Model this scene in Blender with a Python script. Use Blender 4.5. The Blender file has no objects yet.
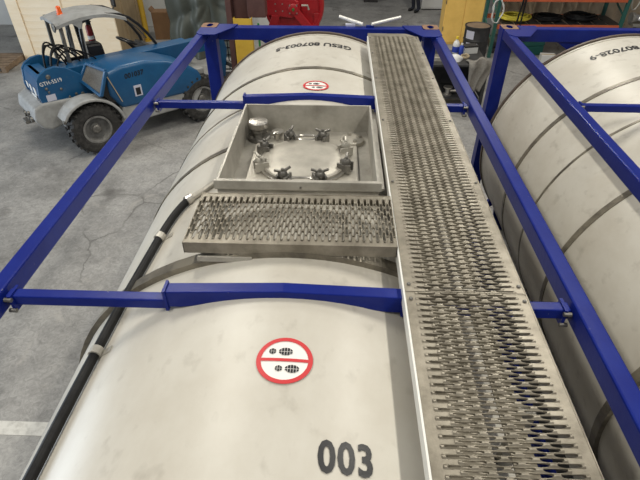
import bpy, bmesh, math, random
from mathutils import Vector, Matrix, Euler, noise
random.seed(7)
S = bpy.context.scene
COL = S.collection
R = math.radians

# ------------------------------------------------------------------ camera
F = 488.0
PITCH = math.atan(383 / F)
YAW = math.atan(22 / math.hypot(F, 383))
cd = bpy.data.cameras.new('camera')
cam = bpy.data.objects.new('camera', cd)
COL.objects.link(cam)
cam.location = (0.194, 0, 3.964)
cam.rotation_euler = (math.pi / 2 - PITCH, 0, YAW)
cd.sensor_width = 36
cd.lens = F / 640 * 36
cd.clip_end = 200
S.camera = cam
# ------------------------------------------------------------------ world, lamps, exposure
S.view_settings.view_transform = 'Standard'
S.view_settings.look = 'None'
S.view_settings.exposure = -0.12
S.view_settings.gamma = 1
S.view_settings.use_curve_mapping = False
W = bpy.data.worlds.new('hall_air')
S.world = W
W.use_nodes = True
W.node_tree.nodes['Background'].inputs[0].default_value = (0.93, 0.95, 1.0, 1)
W.node_tree.nodes['Background'].inputs[1].default_value = 0.22


def area(name, loc, rot, sx, sy, power, col):
    l = bpy.data.lights.new(name, 'AREA')
    l.shape = 'RECTANGLE'
    l.size, l.size_y, l.energy, l.color = sx, sy, power, col
    o = bpy.data.objects.new(name, l)
    COL.objects.link(o)
    o.location = loc
    o.rotation_euler = rot
    return o


WARM = (1.0, 0.95, 0.84)
# one kind of ceiling strip lamp, all alike, hung high above the hall and outside the picture
for (x, y) in ((-2.6, -1.0), (2.9, -1.0), (-2.6, 5.0), (2.9, 5.0), (-2.6, 11.0), (2.9, 11.0)):
    area('ceiling_lamp_offscreen', (x, y, 7.6), (0, 0, 0), 0.3, 2.4, 210, WARM)
# daylight through the open loading door in the left wall
area('door_left_offscreen', (-13.8, 4.5, 2.6), (0, R(-90), 0), 4.6, 7.0, 950, (0.78, 0.89, 1.0))


# ------------------------------------------------------------------ materials
def mat(name, col, rough=0.5, metal=0.0, col2=None, scale=8.0, lo=0.4, hi=0.65, bump=0.0, bscale=60.0,
        spots=None, spot_scale=30.0, spot_lo=0.68, spot_hi=0.75, stretch=None, spec=None):
    m = bpy.data.materials.new(name)
    m.use_nodes = True
    nt = m.node_tree
    b = nt.nodes['Principled BSDF']
    b.inputs['Base Color'].default_value = (*col, 1)
    b.inputs['Roughness'].default_value = rough
    b.inputs['Metallic'].default_value = metal
    if spec is not None:
        b.inputs['Specular IOR Level'].default_value = spec
    tc = nt.nodes.new('ShaderNodeTexCoord')
    mp = nt.nodes.new('ShaderNodeMapping')
    nt.links.new(tc.outputs['Object'], mp.inputs[0])
    if stretch:
        mp.inputs['Scale'].default_value = stretch
    cur = None
    if col2:
        n = nt.nodes.new('ShaderNodeTexNoise')
        n.inputs['Scale'].default_value = scale
        n.inputs['Detail'].default_value = 8
        n.inputs['Roughness'].default_value = 0.65
        nt.links.new(mp.outputs[0], n.inputs['Vector'])
        r = nt.nodes.new('ShaderNodeValToRGB')
        r.color_ramp.elements[0].position = lo
        r.color_ramp.elements[0].color = (*col, 1)
        r.color_ramp.elements[1].position = hi
        r.color_ramp.elements[1].color = (*col2, 1)
        nt.links.new(n.outputs['Fac'], r.inputs[0])
        cur = r.outputs[0]
    if spots:
        n = nt.nodes.new('ShaderNodeTexNoise')
        n.inputs['Scale'].default_value = spot_scale
        n.inputs['Detail'].default_value = 5
        nt.links.new(mp.outputs[0], n.inputs['Vector'])
        r = nt.nodes.new('ShaderNodeValToRGB')
        r.color_ramp.elements[0].position = spot_lo
        r.color_ramp.elements[0].color = (0, 0, 0, 1)
        r.color_ramp.elements[1].position = spot_hi
        r.color_ramp.elements[1].color = (1, 1, 1, 1)
        nt.links.new(n.outputs['Fac'], r.inputs[0])
        mx = nt.nodes.new('ShaderNodeMix')
        mx.data_type = 'RGBA'
        nt.links.new(r.outputs[0], mx.inputs[0])
        if cur:
            nt.links.new(cur, mx.inputs[6])
        else:
            mx.inputs[6].default_value = (*col, 1)
        mx.inputs[7].default_value = (*spots, 1)
        cur = mx.outputs[2]
    if cur:
        nt.links.new(cur, b.inputs['Base Color'])
    if bump:
        n = nt.nodes.new('ShaderNodeTexNoise')
        n.inputs['Scale'].default_value = bscale
        n.inputs['Detail'].default_value = 4
        nt.links.new(mp.outputs[0], n.inputs['Vector'])
        bp = nt.nodes.new('ShaderNodeBump')
        bp.inputs['Strength'].default_value = bump
        bp.inputs['Distance'].default_value = 0.01
        nt.links.new(n.outputs['Fac'], bp.inputs['Height'])
        nt.links.new(bp.outputs[0], b.inputs['Normal'])
    return m


def concrete():
    m = bpy.data.materials.new('concrete_floor')
    m.use_nodes = True
    nt = m.node_tree
    L = nt.links.new
    b = nt.nodes['Principled BSDF']
    tc = nt.nodes.new('ShaderNodeTexCoord')

    def noi(scale, detail=8, rough=0.6, dist=0.0):
        n = nt.nodes.new('ShaderNodeTexNoise')
        n.inputs['Scale'].default_value = scale
        n.inputs['Detail'].default_value = detail
        n.inputs['Roughness'].default_value = rough
        n.inputs['Distortion'].default_value = dist
        L(tc.outputs['Object'], n.inputs['Vector'])
        return n

    def ramp(src, stops):
        r = nt.nodes.new('ShaderNodeValToRGB')
        while len(r.color_ramp.elements) < len(stops):
            r.color_ramp.elements.new(0.5)
        for e, (p, c) in zip(r.color_ramp.elements, stops):
            e.position = p
            e.color = (*c, 1) if len(c) == 3 else c
        L(src, r.inputs[0])
        return r.outputs[0]

    def mix(f, a, bb, mode='MIX'):
        x = nt.nodes.new('ShaderNodeMix')
        x.data_type = 'RGBA'
        x.blend_type = mode
        if isinstance(f, float):
            x.inputs[0].default_value = f
        else:
            L(f, x.inputs[0])
        L(a, x.inputs[6])
        if isinstance(bb, tuple):
            x.inputs[7].default_value = (*bb, 1)
        else:
            L(bb, x.inputs[7])
        return x.outputs[2]
    base = ramp(noi(0.9, 10, 0.7).outputs['Fac'], [(0.33, (0.21, 0.206, 0.198)), (0.5, (0.335, 0.328, 0.315)), (0.68, (0.46, 0.45, 0.43))])
    fine = ramp(noi(14, 8, 0.75, 1.5).outputs['Fac'], [(0.35, (0.5, 0.5, 0.5)), (0.62, (1, 1, 1))])
    c = mix(0.75, base, fine, 'MULTIPLY')
    pale = ramp(noi(2.2, 9, 0.75, 0.8).outputs['Fac'], [(0.56, (0, 0, 0)), (0.70, (1, 1, 1))])
    c = mix(pale, c, (0.36, 0.345, 0.32))
    stain = ramp(noi(1.4, 4, 0.5, 0.4).outputs['Fac'], [(0.60, (0, 0, 0)), (0.74, (0.8, 0.8, 0.8))])
    c = mix(stain, c, (0.085, 0.08, 0.075))
    # cracks
    nz = noi(1.1, 6, 0.6)
    add = nt.nodes.new('ShaderNodeMix')
    add.data_type = 'RGBA'
    add.inputs[0].default_value = 0.35
    L(tc.outputs['Object'], add.inputs[6])
    L(nz.outputs['Color'], add.inputs[7])
    v = nt.nodes.new('ShaderNodeTexVoronoi')
    v.feature = 'DISTANCE_TO_EDGE'
    v.inputs['Scale'].default_value = 0.95
    L(add.outputs[2], v.inputs['Vector'])
    crk = ramp(v.outputs['Distance'], [(0.0, (1, 1, 1)), (0.012, (0, 0, 0))])
    msk = ramp(noi(0.55, 3).outputs['Fac'], [(0.46, (0, 0, 0)), (0.56, (0.8, 0.8, 0.8))])
    cm = nt.nodes.new('ShaderNodeMix')
    cm.data_type = 'RGBA'
    cm.blend_type = 'MULTIPLY'
    cm.inputs[0].default_value = 1
    L(crk, cm.inputs[6])
    L(msk, cm.inputs[7])
    c = mix(cm.outputs[2], c, (0.10, 0.096, 0.09))
    L(c, b.inputs['Base Color'])
    b.inputs['Roughness'].default_value = 0.55
    bp = nt.nodes.new('ShaderNodeBump')
    bp.inputs['Strength'].default_value = 0.15
    L(noi(25).outputs['Fac'], bp.inputs['Height'])
    L(bp.outputs[0], b.inputs['Normal'])
    return m


M = dict(
    floor=concrete(),
    line=mat('line_paint', (0.62, 0.61, 0.57), 0.6, 0, (0.40, 0.39, 0.36), 12, 0.45, 0.7),
    shell=mat('shell_paint', (0.555, 0.535, 0.480), 0.38, 0, (0.465, 0.435, 0.375), 2.6, 0.36, 0.70, 0.02, 90,
              (0.33, 0.305, 0.26), 13, 0.58, 0.88, stretch=(1, .75, 1), spec=0.4),
    rim=mat('rim_edge', (0.10, 0.075, 0.06), 0.5),
    strap=mat('strap_steel', (0.26, 0.235, 0.185), 0.36, 0.5, (0.10, 0.09, 0.075), 9, 0.4, 0.7),
    blue=mat('blue_paint', (0.004, 0.013, 0.165), 0.32, 0, (0.007, 0.020, 0.20), 5, 0.4, 0.7, 0.06, 40,
             (0.16, 0.16, 0.22), 38, 0.73, 0.76, spec=0.22),
    rust=mat('bare_casting', (0.27, 0.155, 0.09), 0.75, 0.1, (0.16, 0.09, 0.06), 25),
    grate=mat('grating_metal', (0.31, 0.28, 0.225), 0.40, 0.35, (0.17, 0.15, 0.115), 9, 0.36, 0.66, 0.05, 150),
    steel=mat('dull_steel', (0.47, 0.45, 0.40), 0.40, 0.2, (0.28, 0.262, 0.225), 6, 0.35, 0.7, 0.03, 60),
    bright=mat('bright_steel', (0.55, 0.53, 0.49), 0.28, 0.85, (0.35, 0.33, 0.30), 20),
    dsteel=mat('dark_steel', (0.13, 0.125, 0.115), 0.45, 0.6, (0.24, 0.23, 0.21), 25),
    lid=mat('lid_steel', (0.47, 0.445, 0.39), 0.45, 0.45, (0.33, 0.31, 0.27), 7, 0.35, 0.7),
    rubber=mat('rubber', (0.008, 0.008, 0.009), 0.5, 0, (0.016, 0.016, 0.016), 12, spec=0.2),
    tire=mat('tire_rubber', (0.022, 0.021, 0.020), 0.8, 0, (0.07, 0.067, 0.062), 14, 0.45, 0.75, 0.1, 60),
    red=mat('red_print', (0.55, 0.03, 0.035), 0.45),
    white=mat('white_print', (0.78, 0.77, 0.74), 0.45),
    black=mat('black_print', (0.012, 0.012, 0.014), 0.4),
    tan=mat('tan_strip', (0.45, 0.36, 0.23), 0.5),
    pipe=mat('white_pipe', (0.74, 0.73, 0.69), 0.35, 0.1),
    thblue=mat('loader_blue', (0.008, 0.075, 0.19), 0.35, 0, (0.010, 0.095, 0.225), 4, 0.4, 0.7, 0, 10, (0.08, 0.12, 0.17), 26, 0.68, 0.78),
    thgrey=mat('loader_grey', (0.36, 0.365, 0.36), 0.5, 0, (0.27, 0.27, 0.26), 6),
    rimgrey=mat('rim_grey', (0.22, 0.22, 0.21), 0.55, 0, (0.12, 0.115, 0.11), 9),
    blackpaint=mat('black_paint', (0.012, 0.012, 0.013), 0.4),
    mesh=mat('grille_grey', (0.13, 0.125, 0.115), 0.7, 0, (0.20, 0.19, 0.17), 60),
    orange=mat('beacon_orange', (0.85, 0.13, 0.02), 0.25),
    extred=mat('extinguisher_red', (0.30, 0.012, 0.015), 0.3),
    pine=mat('pine_board', (0.92, 0.79, 0.60), 0.65, 0, (0.84, 0.68, 0.46), 2.2, 0.35, 0.7, 0, 10,
             (0.42, 0.25, 0.12), 9, 0.74, 0.79, stretch=(0.6, 1, 4)),
    ply=mat('plywood', (0.34, 0.255, 0.15), 0.7, 0, (0.27, 0.2, 0.115), 5, stretch=(1, 1, .3)),
    pallet=mat('pallet_wood', (0.24, 0.17, 0.11), 0.8, 0, (0.16, 0.11, 0.07), 6),
    card=mat('cardboard', (0.22, 0.125, 0.06), 0.8, 0, (0.18, 0.10, 0.05), 4),
    tarp=mat('tarp_cloth', (0.060, 0.068, 0.056), 0.5, 0, (0.085, 0.094, 0.078), 3, 0.35, 0.7, 0.1, 20),
    yellow=mat('yellow_paint', (0.62, 0.40, 0.045), 0.5, 0, (0.52, 0.32, 0.03), 4),
    cabyellow=mat('cabinet_yellow', (0.86, 0.56, 0.15), 0.45, 0, (0.76, 0.48, 0.12), 3),
    maroon=mat('maroon_paint', (0.085, 0.038, 0.034), 0.5, 0, (0.11, 0.052, 0.045), 5),
    wallpaint=mat('wall_paint', (0.62, 0.63, 0.62), 0.7, 0, (0.55, 0.56, 0.55), 1.5),
    wallgrey=mat('wall_grey', (0.25, 0.25, 0.24), 0.75),
    clad=mat('wall_cladding', (0.42, 0.33, 0.23), 0.55, 0, (0.33, 0.26, 0.18), 3),
    machred=mat('machine_red', (0.40, 0.012, 0.018), 0.38, 0, (0.32, 0.01, 0.014), 6),
    rackorange=mat('rack_orange', (0.58, 0.13, 0.045), 0.5, 0, (0.46, 0.10, 0.04), 7),
    rackgreen=mat('rack_green', (0.025, 0.115, 0.095), 0.5),
    hoseyel=mat('yellow_hose', (0.70, 0.60, 0.06), 0.4),
    green=mat('green_paint', (0.02, 0.16, 0.035), 0.5),
    teal=mat('teal_plastic', (0.012, 0.10, 0.085), 0.5),
    cloth=mat('grey_cloth', (0.17, 0.155, 0.135), 0.9, 0, (0.22, 0.205, 0.18), 30),
    whiteplastic=mat('white_plastic', (0.66, 0.66, 0.64), 0.4),
    bluelabel=mat('blue_label', (0.02, 0.05, 0.35), 0.4),
    yelcap=mat('yellow_cap', (0.75, 0.55, 0.03), 0.4),
    bench=mat('bench_black', (0.02, 0.02, 0.021), 0.5, 0, (0.04, 0.04, 0.04), 8),
    skin=mat('skin', (0.45, 0.27, 0.19), 0.5),
    navy=mat('navy_cloth', (0.014, 0.017, 0.03), 0.85),
    hair=mat('dark_hair', (0.02, 0.014, 0.01), 0.6),
    greyplate=mat('pale_plate', (0.55, 0.56, 0.66), 0.5),
)


# ------------------------------------------------------------------ helpers
class MB:
    def __init__(self):
        self.v, self.f = [], []

    def add(self, vs, fs):
        n = len(self.v)
        self.v += [tuple(p) for p in vs]
        self.f += [tuple(i + n for i in q) for q in fs]
        return self

    def box(self, x0, x1, y0, y1, z0, z1):
        vs = [(x, y, z) for z in (z0, z1) for y in (y0, y1) for x in (x0, x1)]
        return self.add(vs, [(0, 2, 3, 1), (4, 5, 7, 6), (0, 1, 5, 4), (2, 6, 7, 3), (0, 4, 6, 2), (1, 3, 7, 5)])

    def beam(self, p0, p1, w, h, up=(0, 0, 1)):
        p0, p1 = Vector(p0), Vector(p1)
        d = (p1 - p0).normalized()
        up = Vector(up)
        s = d.cross(up)
        if s.length < 1e-4:
            s = d.cross(Vector((0, 1, 0)))
        s.normalize()
        u = s.cross(d)
        vs = []
        for p in (p0, p1):
            for a, b in ((-1, -1), (1, -1), (1, 1), (-1, 1)):
                vs.append(p + s * (a * w / 2) + u * (b * h / 2))
        return self.add(vs, [(3, 2, 1, 0), (4, 5, 6, 7), (0, 1, 5, 4), (1, 2, 6, 5), (2, 3, 7, 6), (3, 0, 4, 7)])

    def tube(self, pts, r, n=10, closed=False, cap=True):
        pts = [Vector(p) for p in pts]
        N = len(pts)
        base = len(self.v)
        u = None
        for i, p in enumerate(pts):
            a = pts[(i - 1) % N] if (closed or i > 0) else p
            b = pts[(i + 1) % N] if (closed or i < N - 1) else p
            d = (b - a).normalized()
            if u is None:
                u = d.orthogonal().normalized()
            else:
                u = (u - d * u.dot(d)).normalized()
            w = d.cross(u)
            rr = r[i] if isinstance(r, (list, tuple)) else r
            for k in range(n):
                t = 2 * math.pi * k / n
                self.v.append(tuple(p + u * (math.cos(t) * rr) + w * (math.sin(t) * rr)))
        for i in range(N if closed else N - 1):
            j = (i + 1) % N
            for k in range(n):
                l = (k + 1) % n
                self.f.append((base + i * n + k, base + i * n + l, base + j * n + l, base + j * n + k))
        if cap and not closed:
            self.f.append(tuple(base + k for k in reversed(range(n))))
            self.f.append(tuple(base + (N - 1) * n + k for k in range(n)))
        return self

    def lathe(self, prof, n=32, c=(0, 0, 0), axis='z', caps=True):
        base = len(self.v)
        c = Vector(c)
        for (r, h) in prof:
            for k in range(n):
                t = 2 * math.pi * k / n
                a, b = r * math.cos(t), r * math.sin(t)
                p = {'z': (a, b, h), 'y': (a, h, -b), 'x': (h, a, b)}[axis]
                self.v.append(tuple(c + Vector(p)))
        for i in range(len(prof) - 1):
            for k in range(n):
                l = (k + 1) % n
                self.f.append((base + i * n + k, base + i * n + l, base + (i + 1) * n + l, base + (i + 1) * n + k))
        if caps:
            self.f.append(tuple(base + k for k in reversed(range(n))))
            self.f.append(tuple(base + (len(prof) - 1) * n + k for k in range(n)))
        return self

    def prism(self, poly, a0, a1, axis='y'):
        """poly of 2-D points extruded along axis; axis y: (x,z), x: (y,z), z: (x,y)"""
        n = len(poly)
        vs = []
        for a in (a0, a1):
            for (p, q) in poly:
                vs.append({'y': (p, a, q), 'x': (a, p, q), 'z': (p, q, a)}[axis])
        fs = [tuple(range(n)), tuple(range(2 * n - 1, n - 1, -1))]
        for i in range(n):
            j = (i + 1) % n
            fs.append((i, i + n, j + n, j))
        return self.add(vs, fs)

    def build(self, name, m, parent=None, smooth=False, bevel=0, loc=None, seg=2):
        me = bpy.data.meshes.new(name)
        me.from_pydata(self.v, [], self.f)
        me.update()
        bm = bmesh.new()
        bm.from_mesh(me)
        bmesh.ops.recalc_face_normals(bm, faces=bm.faces)
        bm.to_mesh(me)
        bm.free()
        me.materials.append(M[m])
        o = bpy.data.objects.new(name, me)
        COL.objects.link(o)
        if parent:
            o.parent = parent
        if loc:
            o.location = loc
        if smooth:
            me.shade_auto_smooth(angle=R(smooth if smooth is not True else 40)) if hasattr(me, 'shade_auto_smooth') else None
            for p in me.polygons:
                p.use_smooth = True
            try:
                me.set_sharp_from_angle(angle=R(40))
            except Exception:
                pass
        if bevel:
            b = o.modifiers.new('edge', 'BEVEL')
            b.width = bevel
            b.segments = seg
            b.limit_method = 'ANGLE'
            b.angle_limit = R(35)
        return o


def empty(name, loc=(0, 0, 0), rz=0):
    o = bpy.data.objects.new(name, None)
    COL.objects.link(o)
    o.location = loc
    o.rotation_euler = (0, 0, rz)
    o.empty_display_size = 0.2
    return o


def tag(o, label, cat, group=None, kind=None):
    o['label'] = label
    o['category'] = cat
    if group:
        o['group'] = group
    if kind:
        o['kind'] = kind
    return o


def struct(o, label, cat='structure'):
    o['label'] = label
    o['category'] = cat
    o['kind'] = 'structure'
    return o


def copy_tree(o, parent=None):
    c = o.copy()
    COL.objects.link(c)
    c.parent = parent
    for ch in [x for x in bpy.data.objects if x.parent == o]:
        copy_tree(ch, c)
    return c


def text_mesh(s, size, bold=0.0, spacing=1.0):
    """flat text as a list of verts / faces centred on its box"""
    cu = bpy.data.curves.new('lettering', 'FONT')
    cu.body = s
    cu.size = 1
    cu.offset = bold
    cu.space_character = spacing
    cu.resolution_u = 3
    o = bpy.data.objects.new('lettering_source', cu)
    COL.objects.link(o)
    me = bpy.data.meshes.new_from_object(o.evaluated_get(bpy.context.evaluated_depsgraph_get()))
    bpy.data.objects.remove(o)
    vs = [v.co.copy() for v in me.vertices]
    fs = [tuple(p.vertices) for p in me.polygons]
    x0, x1 = min(v.x for v in vs), max(v.x for v in vs)
    y0, y1 = min(v.y for v in vs), max(v.y for v in vs)
    k = size / (y1 - y0)
    vs = [Vector(((v.x - (x0 + x1) / 2) * k, (v.y - (y0 + y1) / 2) * k, 0)) for v in vs]
    bpy.data.meshes.remove(me)
    bpy.data.curves.remove(cu)
    return vs, fs


# =================================================================== SETTING
fl = MB().box(-16, 14, -4, 24, -0.12, 0).build('floor', 'floor')
struct(fl, 'worn grey concrete workshop floor with cracks and stains', 'floor')
ln = MB().box(-3.9, -1.35, 2.20, 2.33, 0.0, 0.003).build('floor_line', 'line', fl)
struct(MB().box(-16, -1.6, 15.2, 15.4, 0, 7).build('wall_back', 'wallpaint'), 'plain pale wall behind the pine crate', 'wall')
struct(MB().box(-8, 10, 21.8, 22, 0, 7).build('wall_rear', 'wallgrey'), 'grey rear wall at the end of the aisle', 'wall')
wc = struct(MB().box(4.6, 14, 14.3, 14.45, 0, 7).build('wall_clad', 'clad'), 'tan metal clad wall with upright ribs behind the rack', 'wall')
rb = None
for i in range(25):
    x = 4.72 + i * 0.36
    if rb is None:
        rb = MB().prism([(-.035, 0), (.035, 0), (.018, -.045), (-.018, -.045)], 0, 7, 'z').build('rib', 'clad', wc)
        o = rb
    else:
        o = rb.copy()
        COL.objects.link(o)
        o.parent = wc
    o.location = (x, 14.3, 0)
wl = MB()
wl.box(-14.2, -14, -4, 0.6, 0, 7).box(-14.2, -14, 8.4, 15.2, 0, 7).box(-14.2, -14, 0.6, 8.4, 5.2, 7)
struct(wl.build('wall_left', 'wallpaint'), 'pale side wall with a wide open loading door', 'wall')

# =================================================================== TANK CONTAINER
ZC, RT, HL = 1.380, 1.215, 2.66       # tank axis height, shell radius, half length of the cylinder
ZTOP = 2.585


def cyl(x_arc, y, r):
    """point on the shell: arc length x from the crown, position y, radius r"""
    t = x_arc / RT
    return (r * math.sin(t), y, ZC + r * math.cos(t))


def ring(m, y0, y1, r0, r1, t0=-180, t1=180, n=72, full=False):
    """band around the shell with an outer face and two edges"""
    base = len(m.v)
    for i in range(n + 1):
        t = R(t0 + (t1 - t0) * i / n)
        s, c = math.sin(t), math.cos(t)
        for (r, y) in ((r0, y0), (r1, y0), (r1, y1), (r0, y1)):
            m.v.append((r * s, y, ZC + r * c))
    for i in range(n):
        a, b = base + i * 4, base + (i + 1) * 4
        for k in range(3):
            m.f.append((a + k, a + k + 1, b + k + 1, b + k))
    return m


def grating(L, Wd, margin, nb, rows_pitch=0.0147, hole=(0.031, 0.0050)):
    """perforated plank: runs along x (0..L), width along y (0..Wd); slot holes lie across it, every other row shifted"""
    m = MB()
    flange = 0.055
    inner = Wd - 2 * margin
    bl = inner / (nb + 0.5)
    nr = int(L / rows_pitch)
    if nr % 2:
        nr -= 1
    pitch = L / nr
    K = 12
    a_, b_ = hole
    for r in range(nr):
        xc = (r + 0.5) * pitch
        x0, x1 = r * pitch, (r + 1) * pitch
        off = margin + (0 if r % 2 == 0 else bl / 2)
        m.add([(x0, 0, 0), (x1, 0, 0), (x1, off, 0), (x0, off, 0)], [(0, 1, 2, 3)])
        m.add([(x0, off + nb * bl, 0), (x1, off + nb * bl, 0), (x1, Wd, 0), (x0, Wd, 0)], [(0, 1, 2, 3)])
        for k in range(nb):
            yc = off + (k + 0.5) * bl
            outer, inn, low = [], [], []
            for j in range(K):
                t = 2 * math.pi * (j + 0.5) / K
                c, s = math.cos(t), math.sin(t)
                ex = a_ * math.copysign(abs(c) ** 0.7, c)
                ey = b_ * math.copysign(abs(s) ** 0.7, s)
                inn.append((xc + ey, yc + ex, -0.0025 * abs(s) + 0.0045 * abs(c)))
                low.append((xc + ey * 1.05, yc + ex, -0.007))
                mm = max(abs(c) * 1.0, abs(s))
                outer.append((xc + (pitch / 2) * (s / mm if abs(s) >= abs(c) else s / abs(c)), yc + (bl / 2) * (c / mm), 0.0045 if abs(c) > abs(s) * 1.2 else -0.001))
            n = len(m.v)
            m.v += outer + inn + low
            for j in range(K):
                l = (j + 1) % K
                m.f.append((n + j, n + l, n + K + l, n + K + j))
                m.f.append((n + K + j, n + K + l, n + 2 * K + l, n + 2 * K + j))
    # corners of each brick are left to the 12-gon, so close them with the flat border strip underneath
    # side flanges
    for y in (0, Wd):
        t = 0.004 if y == 0 else -0.004
        m.box(0, L, min(y, y + t), max(y, y + t), -flange, 0.002)
    for x in (0, L):
        t = 0.004 if x == 0 else -0.004
        m.box(min(x, x + t), max(x, x + t), 0, Wd, -flange, 0.001)
    return m


def container(name, number, near_digits, loc, rz, label, shoe_marks=True):
    C = empty(name, loc, rz)
    tag(C, label, 'tank container', 'tank containers side by side')
    # ---- shell, with an opening for the hatch box
    bx0, bx1, by0, by1 = -0.41, 0.41, -0.243, 0.703
    tb = math.asin(bx1 / RT)
    ths = sorted(set([round(-math.pi + i * math.pi / 48, 5) for i in range(97)]))
    ths = [t for t in ths if abs(abs(t) - tb) > 0.03] + [-tb, tb]
    ths.sort()
    ys = [-HL, -2.2, -1.6, -1.0, -0.6, by0, 0.25, by1, 1.0, 1.6, 2.2, HL]
    sh = MB()
    nt_ = len(ths)
    for y in ys:
        for t in ths:
            sh.v.append((RT * math.sin(t), y, ZC + RT * math.cos(t)))
    for i in range(len(ys) - 1):
        for k in range(nt_ - 1):
            tm, ym = (ths[k] + ths[k + 1]) / 2, (ys[i] + ys[i + 1]) / 2
            if abs(tm) < tb and by0 < ym < by1:
                continue
            a = i * nt_ + k
            sh.f.append((a, a + 1, a + 1 + nt_, a + nt_))
    # dished ends
    for s in (-1, 1):
        prof = [(RT, HL), (RT * .97, HL + .05), (RT * .86, HL + .12), (RT * .62, HL + .19), (RT * .3, HL + .23), (0.02, HL + .24)]
        sh.lathe([(r, s * h) for r, h in prof], 96, (0, 0, ZC), 'y', caps=False)
    shell = sh.build('tank_shell', 'shell', C, smooth=True)
    shell['label'] = 'cream white insulated tank barrel'
    for s in (-1, 1):
        ring(MB(), s * HL - .016, s * HL + .016, RT - .03, RT + .018).build('end_rim', 'rim', shell, smooth=True)
        ring(MB(), s * HL - .05 - .01, s * HL - .05 + .01, RT - .01, RT + .006).build('end_seam', 'shell', shell, smooth=True)
    for y, hw, pr, arcs in ((-1.95, .024, .007, None), (1.66, .024, .007, None), (0.41, .024, .007, 21.5), (-0.735, .032, .028, None), (1.06, .012, .004, None)):
        sm = MB()
        if arcs:
            ring(sm, y - hw, y + hw, RT - .01, RT + pr, arcs, 360 - arcs, 72)
        else:
            ring(sm, y - hw, y + hw, RT - .01, RT + pr)
        sm.build('strap', 'strap', shell, smooth=True)
    # ---- printed marks on the shell
    def decal(nm, vs, fs, m, cx, cy, lift, rot=0):
        mb = MB()
        c, s = math.cos(rot), math.sin(rot)
        mb.add([cyl(cx + v[0] * c - v[1] * s, cy + v[0] * s + v[1] * c, RT + lift) for v in vs], fs)
        o = mb.build(nm, m, shell)
        # print faces outwards
        me = o.data
        bm = bmesh.new()
        bm.from_mesh(me)
        for f in bm.faces:
            f.normal_update()
            if f.normal.dot(Vector((f.calc_center_median().x, 0, f.calc_center_median().z - ZC))) < 0:
                f.normal_flip()
        bm.to_mesh(me)
        bm.free()
        return o

    def disc(r, n=40, r0=0.0):
        vs, fs = [], []
        if r0 == 0:
            vs = [(r * math.cos(2 * math.pi * k / n), r * math.sin(2 * math.pi * k / n)) for k in range(n)]
            # strips so that the disc follows the barrel
            vs, fs = [], []
            g = 12
            for i in range(g + 1):
                x = -r + 2 * r * i / g
                h = math.sqrt(max(r * r - x * x, 0))
                vs += [(x, -h), (x, h)]
            fs = [(2 * i, 2 * i + 2, 2 * i + 3, 2 * i + 1) for i in range(g)]
        else:
            for k in range(n):
                t = 2 * math.pi * k / n
                vs += [(r0 * math.cos(t), r0 * math.sin(t)), (r * math.cos(t), r * math.sin(t))]
            fs = [(2 * k, 2 * k + 1, 2 * ((k + 1) % n) + 1, 2 * ((k + 1) % n)) for k in range(n)]
        return vs, fs
    for cy in (-1.315, 1.26):
        decal('sign_disc', *disc(0.094), 'white', 0.034, cy, .002)
        decal('sign_ring', *disc(0.098, 48, 0.082), 'red', 0.034, cy, .0045)
        n = 8
        vs = [(-.085 + .17 * i / n, y) for i in range(n + 1) for y in (-.0065, .0065)]
        decal('sign_bar', vs, [(2 * i, 2 * i + 2, 2 * i + 3, 2 * i + 1) for i in range(n)], 'red', 0.034, cy, .0045)
        for (px, py) in ((-.005, .036), (.022, -.036)):
            vs, fs = [], []

            def blob(cx, cy_, a, b, bars):
                # one shoe print patch cut by pale tread lines
                for q in range(bars):
                    xa = cx - a + 2 * a * (q + .12) / bars
                    xb = cx - a + 2 * a * (q + .88) / bars
                    for half in (-1, 1):
                        row = []
                        for x in (xa, xb):
                            h = b * math.sqrt(max(1 - ((x - cx) / a) ** 2, 0.06))
                            row.append((x, h))
                        n0 = len(vs)
                        lo = .08 * b
                        vs.extend([(row[0][0], cy_ + half * lo), (row[1][0], cy_ + half * lo),
                                   (row[1][0], cy_ + half * row[1][1]), (row[0][0], cy_ + half * row[0][1])])
                        fs.append((n0, n0 + 1, n0 + 2, n0 + 3))
            blob(px + .006, py, .025, .0165, 5)
            blob(px - .040, py, .013, .0125, 3)
            decal('shoe_print', vs, fs, 'black', 0.034, cy, .0045)
    tv, tf = text_mesh(number, 0.100, 0.022, 1.0)
    kx = .715 / (max(v[0] for v in tv) - min(v[0] for v in tv))
    decal('number_print', [(v[0] * kx, v[1]) for v in tv], tf, 'black', -0.035 if near_digits else -.19, 2.31, .003, math.pi)
    if near_digits:
        tv, tf = text_mesh(near_digits, 0.104, 0.03, 1.1)
        kx = .166 / (max(v[0] for v in tv) - min(v[0] for v in tv))
        decal('number_print', [(v[0] * kx, v[1]) for v in tv], tf, 'black', 0.244, -1.645, .003, R(1))
    # ---- frame
    def part(mb, nm, m='blue', par=C, **k):
        return mb.build(nm, m, par, **k)
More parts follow.
